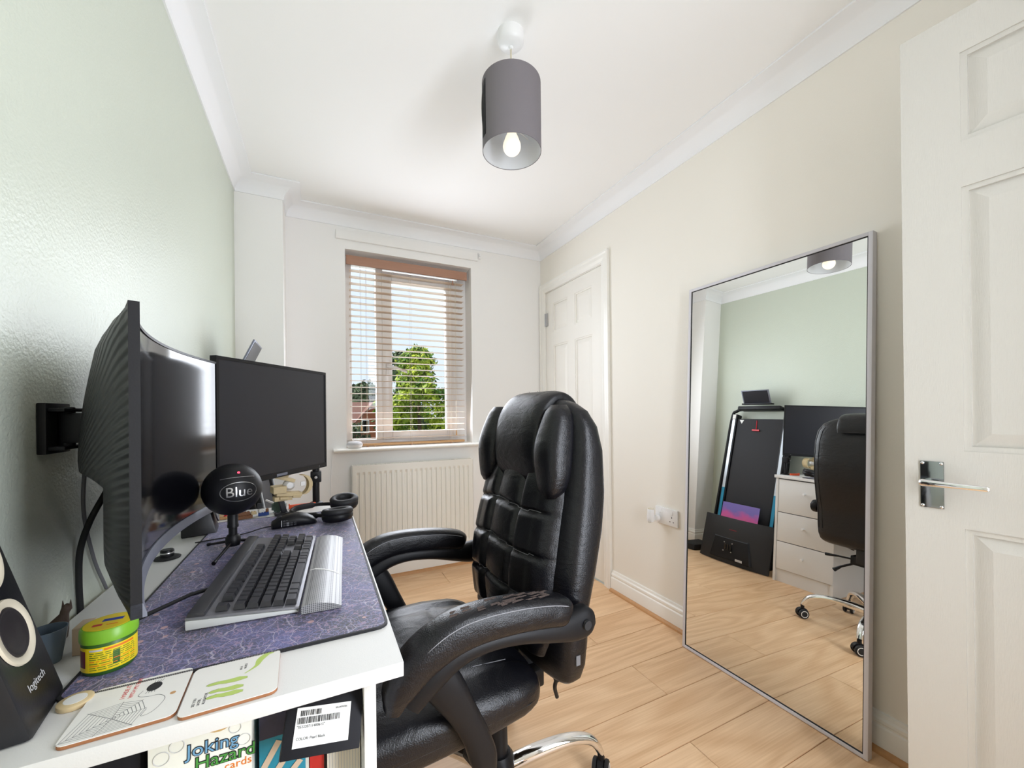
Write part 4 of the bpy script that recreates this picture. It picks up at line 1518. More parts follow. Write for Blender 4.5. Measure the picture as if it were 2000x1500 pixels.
def wrap(name, m, a0, a1, z0, z1, r=0.0285):
    n = 8
    B().grid([[(gx + r * math.cos(ca + a0 + (a1 - a0) * j / n), gy + r * math.sin(ca + a0 + (a1 - a0) * j / n), MZ + z) for j in range(n + 1)] for z in (z0, z1)]).build(name, m, gp)


wrap('label_heading', 'ink_lightgrey', -0.75, -0.25, 0.0335, 0.0360)
wrap('label_heading', 'ink_orange', -0.2, 0.95, 0.0335, 0.0362)
rl = random.Random(3)
for k in range(9):
    z = 0.0305 - k * 0.0027
    a = -0.75
    while a < 0.95:
        w = rl.uniform(0.12, 0.4)
        wrap('label_line', 'ink_orange' if k in (4, 6) else 'ink_green', a, min(a + w, 1.0), z, z + 0.0010)
        a += w + 0.06
wrap('label_spot', 'ink_maroon', -1.35, -0.95, 0.012, 0.034)
wrap('label_spot', 'green_dark', 0.1, 0.35, 0.012, 0.030, 0.02845)
for (dx, dy, w, h_, mm) in ((0.002, 0.006, 0.022, 0.008, 'ink_blue'), (-0.010, -0.008, 0.010, 0.006, 'ink_red'), (0.006, -0.010, 0.012, 0.002, 'ink_orange')):
    B().box(gx + dx - w / 2, gx + dx + w / 2, gy + dy - h_ / 2, gy + dy + h_ / 2, MZ + 0.0605, MZ + 0.0607).build('lid_print', mm, gp)

# ------------------------------------------------------------------ coasters at the desk's near edge
def coaster(name, label, c, rz):
    t = thing(name, label, 'coaster', c, (0, 0, rz), 'printed coasters on the desk end', local=True)
    pts_ = rrect(-0.05, 0.05, -0.05, 0.05, 0.009)
    B().prism(pts_, 'z', 0.0004, 0.0040).build('board', 'cork_brown', t)
    B().prism(pts_, 'z', 0.0040, 0.0046).build('printed_face', 'coaster_face', t)
    return t


CZ = 0.0047


def stroke(parent, name, pts_, w, m):
    """flat drawn line lying on the coaster"""
    P = [Vector((x, y)) for x, y in pts_]
    rows_ = []
    for i, q in enumerate(P):
        t = (P[min(i + 1, len(P) - 1)] - P[max(i - 1, 0)])
        if t.length < 1e-9:
            t = Vector((1, 0))
        t.normalize()
        n = Vector((-t.y, t.x)) * w / 2
        rows_.append([(q.x - n.x, q.y - n.y, CZ), (q.x + n.x, q.y + n.y, CZ)])
    return B().grid(rows_).build(name, m, parent)


def blob(parent, name, pts_, m, z=CZ + 0.00005):
    return B().add([(x, y, z) for x, y in pts_], [tuple(range(len(pts_)))]).build(name, m, parent)


co1 = coaster('spider_web_coaster', 'square white coaster with a drawn spider web and black spider', (-0.2035, 0.637, DZ), math.radians(2))
co2 = coaster('crocodile_coaster', 'square white coaster with green cartoon crocodiles', (-0.1005, 0.631, DZ), math.radians(2))
# pictures face the chair: their "up" is -x, their "right" is +y; here x,y are coaster axes
wc = (-0.012, -0.024)
spk = [(-0.05, -0.046), (-0.040, 0.000), (-0.010, 0.006), (0.010, 0.000), (0.018, -0.020), (0.012, -0.047), (-0.020, -0.048)]
for s_ in spk:
    stroke(co1, 'web_thread', [wc, s_], 0.0005, 'ink_grey')
for k in range(1, 9):
    f = k / 8.5
    for a_, c_ in zip(spk, spk[1:] + spk[:1]):
        if a_ == spk[-1]:
            pass
        pa = (wc[0] + (a_[0] - wc[0]) * f, wc[1] + (a_[1] - wc[1]) * f)
        pc = (wc[0] + (c_[0] - wc[0]) * f, wc[1] + (c_[1] - wc[1]) * f)
        stroke(co1, 'web_thread', [pa, pc], 0.0005, 'ink_grey')
blob(co1, 'spider', [(0.014 + 0.0075 * math.cos(t), 0.024 + 0.0095 * math.sin(t)) for t in [2 * PI * k / 28 for k in range(28)]], 'ink_black')
for k in range(4):
    stroke(co1, 'spider_leg', [(0.012 + 0.002 * k, 0.031), (0.012 + 0.003 * k, 0.038)], 0.0005, 'ink_black')
    stroke(co1, 'spider_leg', [(0.010 + 0.002 * k, 0.017), (0.008 + 0.003 * k, 0.0115)], 0.0005, 'ink_black')
stroke(co1, 'web_thread', [(p_.x, p_.y) for p_ in smooth_path([(0.004, 0.020, 0), (0.002, 0.010, 0), (0.012, 0.004, 0), (0.024, 0.002, 0), (0.032, -0.010, 0), (0.026, -0.030, 0), (0.016, -0.034, 0), (0.018, -0.022, 0)], 8)], 0.0006, 'ink_grey')
text('lettering', 'I MADE IT', 0.0066, 'ink_red', co1, frame((-0.012, 0.013, CZ), (0, 1, 0), (-1, 0, 0)))
text('lettering', 'WITH MY BUM', 0.0062, 'ink_red', co1, frame((-0.004, 0.011, CZ), (0, 1, 0), (-1, 0, 0)))
B().lathe([(0.0001, 0), (0.003, 0), (0.003, 0.0001), (0.0001, 0.0001)], (0.038, -0.002, CZ), 14).build('stain', 'tan_wood', co1)


def croc(y0, sc, mouth=0.0):
    pts_ = [(0.014, y0), (0.006, y0 + 0.004), (-0.004, y0 + 0.0035), (-0.014, y0 + 0.005), (-0.022, y0 + 0.004), (-0.025, y0 + 0.0015), (-0.022, y0 - 0.001), (-0.012, y0 - 0.0015), (-0.006, y0 - 0.004), (0.004, y0 - 0.0055), (0.014, y0 - 0.004)]
    pts_ = [(x * sc - 0.002, y) for x, y in pts_]
    blob(co2, 'crocodile', pts_, 'croc_green')
    stroke(co2, 'outline', pts_ + pts_[:1], 0.0004, 'ink_grey')
    stroke(co2, 'outline', [(x, y + 0.0005) for x, y in pts_[3:6]], 0.0004, 'ink_black')


croc(-0.028, 1.0)
croc(-0.017, 0.95)
croc(0.0, 1.15)
tail = smooth_path([(0.010, 0.008, 0), (0.022, 0.020, 0), (0.026, 0.034, 0), (0.034, 0.044, 0), (0.042, 0.044, 0)], 6)
rows_ = []
for i, q in enumerate(tail):
    t = (tail[min(i + 1, len(tail) - 1)] - tail[max(i - 1, 0)]).normalized()
    w = 0.0008 + 0.0042 * math.sin(PI * i / (len(tail) - 1)) ** 1.5 * (0.4 + i / len(tail))
    rows_.append([(q.x - t.y * -w, q.y + t.x * -w, CZ + 0.00005), (q.x - t.y * w, q.y + t.x * w, CZ + 0.00005)])
B().grid(rows_).build('crocodile', 'croc_green', co2)
for i, s_ in enumerate(('SEE YOU', 'LATER,', 'ALLIGATOR')):
    text('lettering', s_, 0.0042, 'ink_black', co2, frame((-0.036 + 0.005 * i, -0.036, CZ), (0, 1, 0), (-1, 0, 0)))
for i, s_ in enumerate(('IN A', 'WHILE')):
    text('lettering', s_, 0.0042, 'ink_black', co2, frame((0.006 + 0.005 * i, 0.020, CZ), (0, 1, 0), (-1, 0, 0)))

# wooden slice
wd = thing('wood_slice_coaster', 'small round wooden slice with a pale face behind the spider coaster', 'coaster', (-0.268, 0.668, DZ))
B().lathe([(0.0001, 0.0004), (0.0155, 0.0004), (0.0165, 0.002), (0.0163, 0.006), (0.0150, 0.0068), (0.0001, 0.0068)], (-0.268, 0.672, DZ), 28).build('disc', 'slice_wood', wd, smooth=40)
B().lathe([(0.0001, 0.0070), (0.0105, 0.0070), (0.0105, 0.0067)], (-0.268, 0.672, DZ), 24).build('painted_face', 'paper_white', wd)

# ------------------------------------------------------------------ little blue cup with a brown cat, card box behind
cpx, cpy = -0.349, 0.803
cp = thing('blue_tealight_cup', 'small blue glazed cup beside the desk speaker', 'cup', (cpx, cpy, DZ))
B().lathe([(0.0001, 0.0005), (0.014, 0.0005), (0.018, 0.026), (0.021, 0.048), (0.0198, 0.048), (0.0166, 0.026), (0.0128, 0.004), (0.0001, 0.004)], (cpx, cpy, DZ), 28).build('cup_wall', 'cup_blue', cp, smooth=45)
ct = thing('cat_figurine', 'small brown cat figurine sitting behind the blue cup', 'figurine', (-0.371, 0.880, DZ))
rings = []
for z, rx_, ry_, ox in ((0.0005, 0.013, 0.013, -0.002), (0.012, 0.0145, 0.013, -0.002), (0.026, 0.012, 0.010, 0.001), (0.036, 0.007, 0.0075, 0.006), (0.040, 0.0055, 0.006, 0.0085), (0.045, 0.0065, 0.0065, 0.0105), (0.050, 0.0055, 0.0055, 0.011), (0.054, 0.0015, 0.002, 0.011)):
    rings.append([(-0.371 + ox + u, 0.880 + v, DZ + z) for u, v in sell(rx_, ry_, 16, 2.2)])
B().loft(rings).build('body', 'cat_brown', ct, smooth=50)
for dx in (-0.004, 0.004):
    B().loft([[(-0.360 + dx + u, 0.880 + v, DZ + 0.049) for u, v in sell(0.0022, 0.0020, 8, 2)], [(-0.360 + dx * 1.2 + u, 0.880 + v, DZ + 0.060) for u, v in sell(0.0003, 0.0003, 8, 2)]]).build('ear', 'cat_brown', ct)
B().tube(smooth_path([(-0.384, 0.872, DZ + 0.004), (-0.378, 0.862, DZ + 0.004), (-0.366, 0.862, DZ + 0.006)], 5), 0.0022, 8).build('tail', 'cat_brown', ct, smooth=50)
cb = B().box(-0.325, -0.309, 0.806, 0.838, DZ + 0.0005, DZ + 0.040)
tag(cb.build('card_carton', 'card_tan', bevel=0.001, origin=(-0.317, 0.822, DZ)), 'small tan card carton beside the blue cup', 'box')

# cables by the wall
tag(B().tube(smooth_path([(-0.3915, 1.005, DZ - 0.12), (-0.3915, 1.002, DZ - 0.02), (-0.391, 0.995, DZ + 0.05), (-0.385, 0.985, DZ + 0.11), (-0.372, 0.985, DZ + 0.16), (-0.355, 1.00, DZ + 0.21)], 8), 0.0048, 10).build('power_cable', 'rubber_black', smooth=60, origin=(-0.39, 1.0, DZ)), 'thick black cable looping from the desk up behind the curved monitor', 'cable')
tag(B().tube(smooth_path([(-0.388, 1.09, DZ + 0.002), (-0.388, 1.04, DZ + 0.08), (-0.386, 1.0, DZ + 0.18), (-0.372, 0.975, DZ + 0.27), (-0.35, 0.95, DZ + 0.30)], 8), 0.0030, 8).build('signal_cable', 'ink_grey', smooth=60, origin=(-0.388, 1.09, DZ)), 'thin grey cable hanging down the green wall behind the monitor', 'cable')

# round dial and second small speaker behind the mat
pk = thing('volume_dial', 'small round black dial on the desk under the curved monitor', 'dial', (-0.335, 1.255, DZ))
B().lathe([(0.0001, 0.0005), (0.026, 0.0005), (0.027, 0.003), (0.020, 0.006), (0.0001, 0.006)], (-0.335, 1.255, DZ), 28).build('base', 'rubber_black', pk, smooth=40)
B().lathe([(0.0001, 0.006), (0.0135, 0.006), (0.0135, 0.020), (0.0120, 0.022), (0.0001, 0.022)], (-0.335, 1.255, DZ), 24).build('knob', 'black_plastic', pk, smooth=40)
B().lathe([(0.0137, 0.012), (0.0142, 0.013), (0.0142, 0.015), (0.0137, 0.016)], (-0.335, 1.255, DZ), 24, ring=True).build('trim_ring', 'steel', pk, smooth=40)
ws = thing('wedge_speaker', 'black wedge speaker standing behind the curved monitor chin', 'speaker', (-0.312, 1.475, DZ))
o = B().hex([(-0.352, 1.43, DZ + 0.0005), (-0.270, 1.445, DZ + 0.0005), (-0.280, 1.53, DZ + 0.0005), (-0.360, 1.52, DZ + 0.0005), (-0.358, 1.45, DZ + 0.10), (-0.298, 1.46, DZ + 0.10), (-0.304, 1.53, DZ + 0.10), (-0.362, 1.52, DZ + 0.10)]).build('cabinet', 'speaker_black', ws, bevel=0.004)
B().lathe([(0.0001, 0.001), (0.018, 0.001), (0.024, 0.0035), (0.027, 0.0035), (0.028, 0.0)], (0, 0, 0), 28).xf(frame((-0.2815, 1.490, DZ + 0.055), (-0.10, 0.99, 0), (-0.22, 0, 0.97))).build('driver_cone', 'cone_dark', ws, smooth=50)

# ------------------------------------------------------------------ toys at the far end of the desk
ty = thing('wooden_model', 'tan blocky model with a round head standing below the flat monitor', 'model', (-0.105, 1.60, DZ), local=True, rot=(0, 0, 0.3))


def tb(name, x0, x1, y0, y1, z0, z1, m='tan_toy', rot=None, bev=0.0012):
    b_ = B().box(x0, x1, y0, y1, z0, z1)
    if rot:
        c = Vector(((x0 + x1) / 2, (y0 + y1) / 2, (z0 + z1) / 2))
        b_.xf(Matrix.Translation(c) @ Euler(rot).to_matrix().to_4x4() @ Matrix.Translation(-c))
    return b_.build(name, m, ty, bevel=bev, seg=1)


tb('foot', -0.030, 0.012, -0.016, 0.016, 0.0005, 0.010, 'ink_black')
tb('post', -0.016, 0.0, -0.008, 0.008, 0.010, 0.055, 'ink_black', (0, -0.25, 0))
tb('neck', -0.035, 0.020, -0.014, 0.014, 0.052, 0.068)
tb('jaw', -0.030, 0.050, -0.020, 0.020, 0.066, 0.080, rot=(0, 0.12, 0))
tb('tooth', 0.020, 0.046, -0.021, -0.010, 0.058, 0.070, rot=(0, 0.12, 0))
tb('tooth', -0.020, 0.005, -0.022, -0.012, 0.057, 0.066, rot=(0, 0.12, 0))
tb('cheek', -0.040, 0.0, -0.024, 0.024, 0.080, 0.104)
tb('brow', -0.035, 0.030, -0.018, 0.018, 0.122, 0.134, rot=(0, 0.35, 0))
tb('crest', -0.015, 0.010, -0.010, 0.010, 0.132, 0.144, rot=(0, 0.5, 0))
B().lathe([(0.0001, -0.018), (0.010, -0.017), (0.018, -0.008), (0.019, 0.0), (0.018, 0.008), (0.010, 0.017), (0.0001, 0.018)], (0.012, 0, 0.103), 20, 'y').build('eye_disc', 'toy_white', ty, smooth=40)
rg = [(0.052 + 0.028 * math.cos(a), 0.0, 0.100 + 0.034 * math.sin(a)) for a in [-1.5 + 3.0 * k / 14 for k in range(15)]]
B().loft([[(q[0] + (0.006 * s_), v, q[2]) for s_, v in ((-1, -0.016), (1, -0.016), (1, 0.016), (-1, 0.016))] for q in rg]).build('visor', 'tan_toy', ty, smooth=30)
B().box(0.046, 0.060, -0.019, -0.015, 0.098, 0.112).build('plate', 'toy_white', ty)

tr_ = random.Random(11)
tk = thing('toy_vehicle', 'small grey green toy vehicle beside the orange strip', 'toy', (-0.128, 1.655, DZ))
b = B()
pts_ = []
for k in range(20):
    a = 2 * PI * k / 20
    rr = 0.021 if k % 2 else 0.0175
    pts_.append((-0.128 + 1.1 * rr * math.cos(a), DZ + 0.0225 + rr * math.sin(a)))
b.prism(pts_, 'y', 1.640, 1.668)
b.build('cog_track', 'toy_green', tk)
B().box(-0.150, -0.105, 1.645, 1.675, DZ + 0.010, DZ + 0.028).build('hull', 'toy_grey', tk, bevel=0.002)
B().tube([(-0.135, 1.65, DZ + 0.030), (-0.165, 1.63, DZ + 0.052)], 0.0035, 8).build('barrel', 'toy_white', tk, smooth=40)


def bricks(name, label, c, spec, cat='toy'):
    t = thing(name, label, cat, c)
    for (nm, x, y, z, w, d_, h_, m, rz) in spec:
        q = B().box(-w / 2, w / 2, -d_ / 2, d_ / 2, 0, h_)
        nx, ny = max(1, round(w / 0.008)), max(1, round(d_ / 0.008))
        for i in range(nx):
            for j in range(ny):
                q.lathe([(0.0024, h_), (0.0024, h_ + 0.0017), (0.0001, h_ + 0.0017)], (-w / 2 + (i + 0.5) * w / nx, -d_ / 2 + (j + 0.5) * d_ / ny, 0), 8)
        q.xf(Matrix.Translation((x, y, DZ + 0.0005 + z)) @ Matrix.Rotation(rz, 4, 'Z'))
        q.build(nm, m, t)
    return t


bricks('toy_brick_boat', 'brown toy brick model behind the microphone', (-0.235, 1.60, DZ), [
    ('hull', -0.235, 1.610, 0, 0.064, 0.024, 0.010, 'toy_brown', 0.25), ('deck', -0.230, 1.612, 0.010, 0.040, 0.016, 0.010, 'toy_brown', 0.25),
    ('mast', -0.238, 1.612, 0.020, 0.008, 0.008, 0.030, 'tan_wood', 0.25), ('prow', -0.200, 1.618, 0.010, 0.016, 0.016, 0.008, 'tan_toy', 0.25)])
bricks('toy_brick_cart', 'tan and red toy bricks at the microphone stem', (-0.29, 1.62, DZ), [
    ('base', -0.290, 1.640, 0, 0.032, 0.024, 0.008, 'tan_wood', -0.2), ('wall', -0.298, 1.642, 0.008, 0.016, 0.016, 0.016, 'tan_toy', -0.2), ('load', -0.280, 1.640, 0.008, 0.008, 0.016, 0.012, 'red_plastic', -0.2)])
bricks('toy_brick_pile', 'blue and white toy bricks below the flat monitor', (-0.170, 1.63, DZ), [
    ('brick', -0.172, 1.630, 0, 0.032, 0.016, 0.010, 'toy_blue', 0.1), ('brick', -0.180, 1.634, 0.010, 0.016, 0.016, 0.010, 'toy_white', 0.4), ('brick', -0.162, 1.636, 0.010, 0.008, 0.016, 0.010, 'toy_brown', 0.0), ('brick', -0.185, 1.650, 0.020, 0.016, 0.008, 0.018, 'ink_black', 0.2)])
tag(B().box(-0.045, 0.045, -0.006, 0.006, 0.0006, 0.014).box(-0.045, -0.041, -0.0055, 0.0055, 0.014, 0.018).xf(Matrix.Translation((-0.055, 1.700, DZ)) @ Matrix.Rotation(0.12, 4, 'Z')).build('orange_strip', 'orange', bevel=0.001, origin=(-0.055, 1.70, DZ)), 'bright orange plastic strip at the far end of the desk', 'strip')
tag(B().box(-0.16, -0.03, 1.598, 1.665, DZ + 0.0004, DZ + 0.0012).build('paper_sheet', 'paper_white', origin=(-0.1, 1.63, DZ)), 'sheet of white paper lying past the desk mat', 'paper')

# ------------------------------------------------------------------ things in the open end shelf of the desk
SZ = 0.4685     # top of the upper shelf


def boxthing(name, label, cat, x0, x1, y0, y1, z0, z1, m, bev=0.001, part='carton'):
    t = thing(name, label, cat, ((x0 + x1) / 2, (y0 + y1) / 2, z0))
    B().box(x0, x1, y0, y1, z0, z1).build(part, m, t, bevel=bev)
    return t


bx = boxthing('dark_game_box', 'dark game box with a magenta stripe in the desk shelf', 'box', -0.366, -0.198, 0.640, 0.706, SZ, 0.712, 'dark_box')
B().box(-0.33, -0.215, 0.6392, 0.6400, 0.690, 0.703).build('stripe', 'magenta', bx)
jh = boxthing('party_game_box', 'white party game box with blue and green title lettering', 'box', -0.188, -0.082, 0.628, 0.706, SZ, 0.716, 'box_white')
yf = 0.6274
text('title', 'Joking', 0.0225, 'ink_black', jh, frame((-0.151, yf + 0.0002, 0.6735), (1, 0.0, -0.02), (0, 0, 1)), bold=0.0010)
text('title', 'Hazard', 0.0225, 'ink_black', jh, frame((-0.143, yf + 0.0002, 0.655), (1, 0.0, -0.02), (0, 0, 1)), bold=0.0010)
mat('title_blue', S(110, 160, 196), 0.5)
mat('title_green', S(70, 146, 62), 0.5)
mat('page_blue', S(150, 172, 190), 0.5)
mat('skin_tan', S(202, 168, 112), 0.5)
text('title', 'Joking', 0.0225, 'title_blue', jh, frame((-0.151, yf - 0.0002, 0.6735), (1, 0.0, -0.02), (0, 0, 1)))
text('title', 'Hazard', 0.0225, 'title_green', jh, frame((-0.143, yf - 0.0002, 0.655), (1, 0.0, -0.02), (0, 0, 1)))
text('title', 'cards', 0.014, 'ink_orange', jh, frame((-0.112, yf, 0.643), (1, 0.0, 0.0), (0, 0, 1)))
B().box(-0.176, -0.090, yf - 0.0003, yf + 0.0004, 0.700, 0.715).build('picture_panel', 'page_blue', jh)
B().box(-0.166, -0.136, yf - 0.0006, yf, 0.702, 0.7145).build('picture_shape', 'green_dark', jh)
B().lathe([(0.0001, 0.0), (0.019, 0.0), (0.019, 0.0008), (0.0001, 0.0008)], (-0.117, yf - 0.0008, 0.7145), 24, 'y').build('picture_shape', 'skin_tan', jh)
for cx_, cz_, rr in ((-0.175, 0.682, 0.008), (-0.160, 0.692, 0.0075), (-0.100, 0.694, 0.0065), (-0.0905, 0.676, 0.007), (-0.172, 0.655, 0.009)):
    B().tube([(cx_ + rr * math.cos(a), yf, cz_ + rr * math.sin(a)) for a in [2 * PI * k / 20 for k in range(20)]], 0.0004, 5, loop=True).build('printed_ring', 'ink_lightgrey', jh)
bk1 = boxthing('illustrated_book', 'teal and navy illustrated book standing next to the white game box', 'book', -0.076, -0.020, 0.645, 0.706, SZ, 0.704, 'teal_cover', part='cover')
B().box(-0.0755, -0.034, 0.6440, 0.6448, 0.655, 0.7035).build('cover_picture', 'navy_cover', bk1)
for (a_, c_) in (((-0.073, 0.612), (-0.052, 0.648)), ((-0.060, 0.600), (-0.032, 0.640)), ((-0.048, 0.588), (-0.026, 0.612))):
    d_ = Vector((c_[0] - a_[0], c_[1] - a_[1])).normalized() * 0.004
    B().add([(a_[0] - d_.y, 0.6440, a_[1] + d_.x), (a_[0] + d_.y, 0.6440, a_[1] - d_.x), (c_[0] + d_.y, 0.6440, c_[1] - d_.x), (c_[0] - d_.y, 0.6440, c_[1] + d_.x)], [(0, 1, 2, 3)]).build('cover_stroke', 'card_tan', bk1)
B().box(-0.0200, -0.0160, 0.650, 0.704, SZ + 0.004, 0.700).build('pages', 'page_edge', bk1)
bk2 = boxthing('red_book', 'red covered book behind the teal book', 'book', -0.015, 0.004, 0.660, 0.706, SZ, 0.655, 'red_cover', part='cover')
wp = boxthing('paper_block', 'thick block of white papers at the shelf panel', 'papers', 0.008, 0.0535, 0.650, 0.706, SZ, 0.655, 'page_edge', part='sheets')
for k in range(11):
    x = 0.011 + k * 0.0039
    B().box(x, x + 0.0008, 0.6494, 0.6500, SZ + 0.004, 0.650).build('sheet_line', 'ink_lightgrey', wp)
# black carton with a bar code label, resting tilted on the papers and books
bc = thing('black_product_box', 'small black carton with a white bar code label under the desk top', 'box', (0.006, 0.607, 0.676), (math.radians(-34), math.radians(10), math.radians(0)), local=True)
B().box(-0.050, 0.046, -0.005, 0.026, -0.032, 0.036).build('carton', 'dark_box', bc, bevel=0.001)
B().box(-0.038, 0.030, -0.0058, -0.0051, -0.021, 0.022).build('label_sticker', 'paper_white', bc)
rl = random.Random(5)
for z0, z1, x0, x1 in ((0.0125, 0.0185, -0.033, -0.008), (0.0040, 0.0110, -0.036, 0.016)):
    x = x0
    while x < x1:
        w = rl.choice((0.0005, 0.0008, 0.0012))
        B().box(x, x + w, -0.0063, -0.0058, z0, z1).build('bar', 'ink_black', bc)
        x += w + rl.choice((0.0005, 0.0008, 0.0012))
text('label_text', '"352220711400615"', 0.0042, 'ink_black', bc, frame((-0.036, -0.0061, -0.0005), (1, 0, 0), (0, 0, 1)))
text('label_text', 'COLOR: Pearl Black', 0.0042, 'ink_black', bc, frame((-0.035, -0.0061, -0.013), (1, 0, 0), (0, 0, 1)))
text('label_text', 'SN-0970705', 0.0030, 'ink_black', bc, frame((0.010, -0.0061, 0.0160), (1, 0, 0), (0, 0, 1)))

# ------------------------------------------------------------------ folded treadmill against the left wall (seen in the mirror)
tm = thing('folded_treadmill', 'folded black treadmill with silver blue side rails leaning on the left wall', 'treadmill', (-0.2, 2.12, 0.0))
TB, TT = Vector((-0.085, 0, 0.02)), Vector((-0.300, 0, 1.235))
tz_ = (TT - TB).normalized()
tx_ = Vector((tz_.z, 0, -tz_.x))     # out of the deck, towards the room


def tpt(y, h_, o):
    q = TB + tz_ * h_ + tx_ * o
    return (q.x, y, q.z)


def tbox(y0, y1, h0, h1, o0, o1):
    return [tpt(y0, h0, o0), tpt(y1, h0, o0), tpt(y1, h1, o0), tpt(y0, h1, o0), tpt(y0, h0, o1), tpt(y1, h0, o1), tpt(y1, h1, o1), tpt(y0, h1, o1)]


TL = (TT - TB).length
B().hex(tbox(1.915, 2.305, 0.0, TL - 0.06, -0.05, 0.0)).build('running_belt', 'belt_black', tm, bevel=0.004)
for y0, y1 in ((1.865, 1.915), (2.305, 2.355)):
    rl_ = B().hex(tbox(y0, y1, 0.0, TL - 0.02, -0.055, 0.012)).build('side_rail', 'black_plastic', tm, bevel=0.006)
    ym = (y0 + y1) / 2
    B().hex(tbox(ym - 0.012, ym + 0.012, 0.55, TL - 0.07, 0.012, 0.0150)).build('rail_strip', 'rail_silver', rl_)
    B().hex(tbox(ym - 0.012, ym + 0.012, 0.02, 0.55, 0.012, 0.0150)).build('rail_strip', 'rail_blue', rl_)
    B().hex(tbox(ym - 0.014, ym + 0.014, TL - 0.065, TL - 0.025, 0.012, 0.016)).build('rail_cap', 'toy_white', rl_)
hb = smooth_path([tpt(1.850, 0.10, -0.02), tpt(1.850, 0.8, -0.02), tpt(1.855, TL - 0.05, -0.02), tpt(1.885, TL + 0.015, -0.02), tpt(1.95, TL + 0.03, -0.02), tpt(2.25, TL + 0.03, -0.02), tpt(2.335, TL + 0.015, -0.02), tpt(2.372, TL - 0.05, -0.02), tpt(2.380, 0.8, -0.02), tpt(2.392, 0.10, -0.02)], 8)
B().tube(hb, 0.013, 12).build('hand_rail', 'black_plastic', tm, smooth=50)
B().hex(tbox(1.93, 2.29, TL + 0.015, TL + 0.045, -0.045, 0.05)).build('console', 'black_plastic', tm, bevel=0.008)
# safety key on its red cord, white warning triangle
B().tube([tpt(2.13, TL - 0.075, 0.003), tpt(2.125, TL - 0.155, 0.003)], 0.003, 8).hex(tbox(2.095, 2.155, TL - 0.168, TL - 0.155, 0.001, 0.014)).build('safety_key', 'red_plastic', tm)
B().add([tpt(2.285, TL - 0.07, 0.001), tpt(2.245, TL - 0.07, 0.001), tpt(2.262, TL - 0.105, 0.001)], [(0, 1, 2)]).build('warning_sticker', 'paper_white', tm)
for y0 in (1.86, 2.32):
    B().box(-0.36, -0.055, y0, y0 + 0.04, 0.0, 0.05).build('foot', 'black_plastic', tm, bevel=0.006)
tl_ = thing('tablet_on_stand', 'dark tablet standing tilted on top of the treadmill console', 'tablet', (-0.28, 2.13, 1.30))
c0 = Vector((-0.300, 0, 1.300))
up_ = Vector((0.052, 0, 0.115)).normalized()
nn_ = Vector((up_.z, 0, -up_.x))


def lpt(y, h_, o):
    q = c0 + up_ * h_ + nn_ * o
    return (q.x, y, q.z)


B().hex([lpt(2.02, 0.012, 0), lpt(2.255, 0.012, 0), lpt(2.255, 0.012, 0.008), lpt(2.02, 0.012, 0.008), lpt(2.02, 0.135, 0), lpt(2.255, 0.135, 0), lpt(2.255, 0.135, 0.008), lpt(2.02, 0.135, 0.008)]).build('case', 'chin_silver', tl_, bevel=0.002)
B().hex([lpt(2.03, 0.02, 0.008), lpt(2.245, 0.02, 0.008), lpt(2.245, 0.02, 0.009), lpt(2.03, 0.02, 0.009), lpt(2.03, 0.128, 0.008), lpt(2.245, 0.128, 0.008), lpt(2.245, 0.128, 0.009), lpt(2.03, 0.128, 0.009)]).build('screen', 'screen_matte', tl_)
B().box(-0.315, -0.272, 2.01, 2.265, 1.2995, 1.312).build('support', 'black_plastic', tl_, bevel=0.003)

# monitor standing on the floor, its back to the room
fm = thing('floor_monitor', 'black curved monitor standing on the floor, back outwards, against the treadmill', 'monitor', (0.06, 2.07, 0.0))
BL = Vector((0.078, 1.785))
BR = Vector((0.085, 2.345))
rowsf, rowsb = [], []
for j in range(7):
    z = 0.004 + 0.345 * j / 6
    rf, rb = [], []
    for i in range(25):
        u = i / 24
        sag = 0.030 * (1 - (2 * u - 1) ** 2)
        xx = BL.x + (BR.x - BL.x) * u + sag - 0.20 * z
        yy = BL.y + (BR.y - BL.y) * u
        e = (1 - (2 * u - 1) ** 6) * (1 - (2 * j / 6 - 1) ** 6)
        rf.append((xx + 0.012 * e, yy, z))
        rb.append((xx - 0.010, yy, z))
    rowsf.append(rf)
    rowsb.append(rb)
b = B()
b.loft([rf + rb[::-1] for rf, rb in zip(rowsf, rowsb)])
b.build('shell', 'black_matte', fm, smooth=45)
hump = [(1.89, 0.03), (2.24, 0.03), (2.22, 0.205), (1.93, 0.205)]


def fmx(y, z, o):
    u = (y - BL.y) / (BR.y - BL.y)
    return BL.x + (BR.x - BL.x) * u + 0.030 * (1 - (2 * u - 1) ** 2) - 0.20 * z + 0.012 + o


B().loft([[(fmx(y, z, -0.004), y, z) for y, z in hump], [(fmx(y, z, 0.014), y + (0.012 if y < 2.0 else -0.012), z + (0.01 if z < 0.1 else -0.012)) for y, z in hump]]).build('hump', 'black_plastic', fm, bevel=0.002)
for y_, z_ in ((2.115, 0.165), (2.05, 0.165), (2.115, 0.10), (2.05, 0.10)):
    B().lathe([(0.0001, 0.018), (0.004, 0.017), (0.0045, 0.013), (0.0001, 0.012)], (fmx(y_, z_, 0.0), y_, z_), 12, 'x').build('mount_screw', 'steel', fm)
for k in range(3):
    y_ = 2.06 + 0.022 * k
    B().box(fmx(y_, 0.13, 0.013), fmx(y_, 0.13, 0.016), y_ - 0.005, y_ + 0.005, 0.11, 0.155).build('socket_slot', 'black_gloss', fm)
B().box(fmx(1.98, 0.055, 0.013), fmx(1.98, 0.055, 0.0152), 1.955, 2.01, 0.045, 0.062).build('rating_sticker', 'ink_lightgrey', fm)
B().box(fmx(2.07, 0.265, 0.0), fmx(2.07, 0.265, 0.0012), 2.04, 2.10, 0.260, 0.267).build('maker_mark', 'ink_maroon', fm)

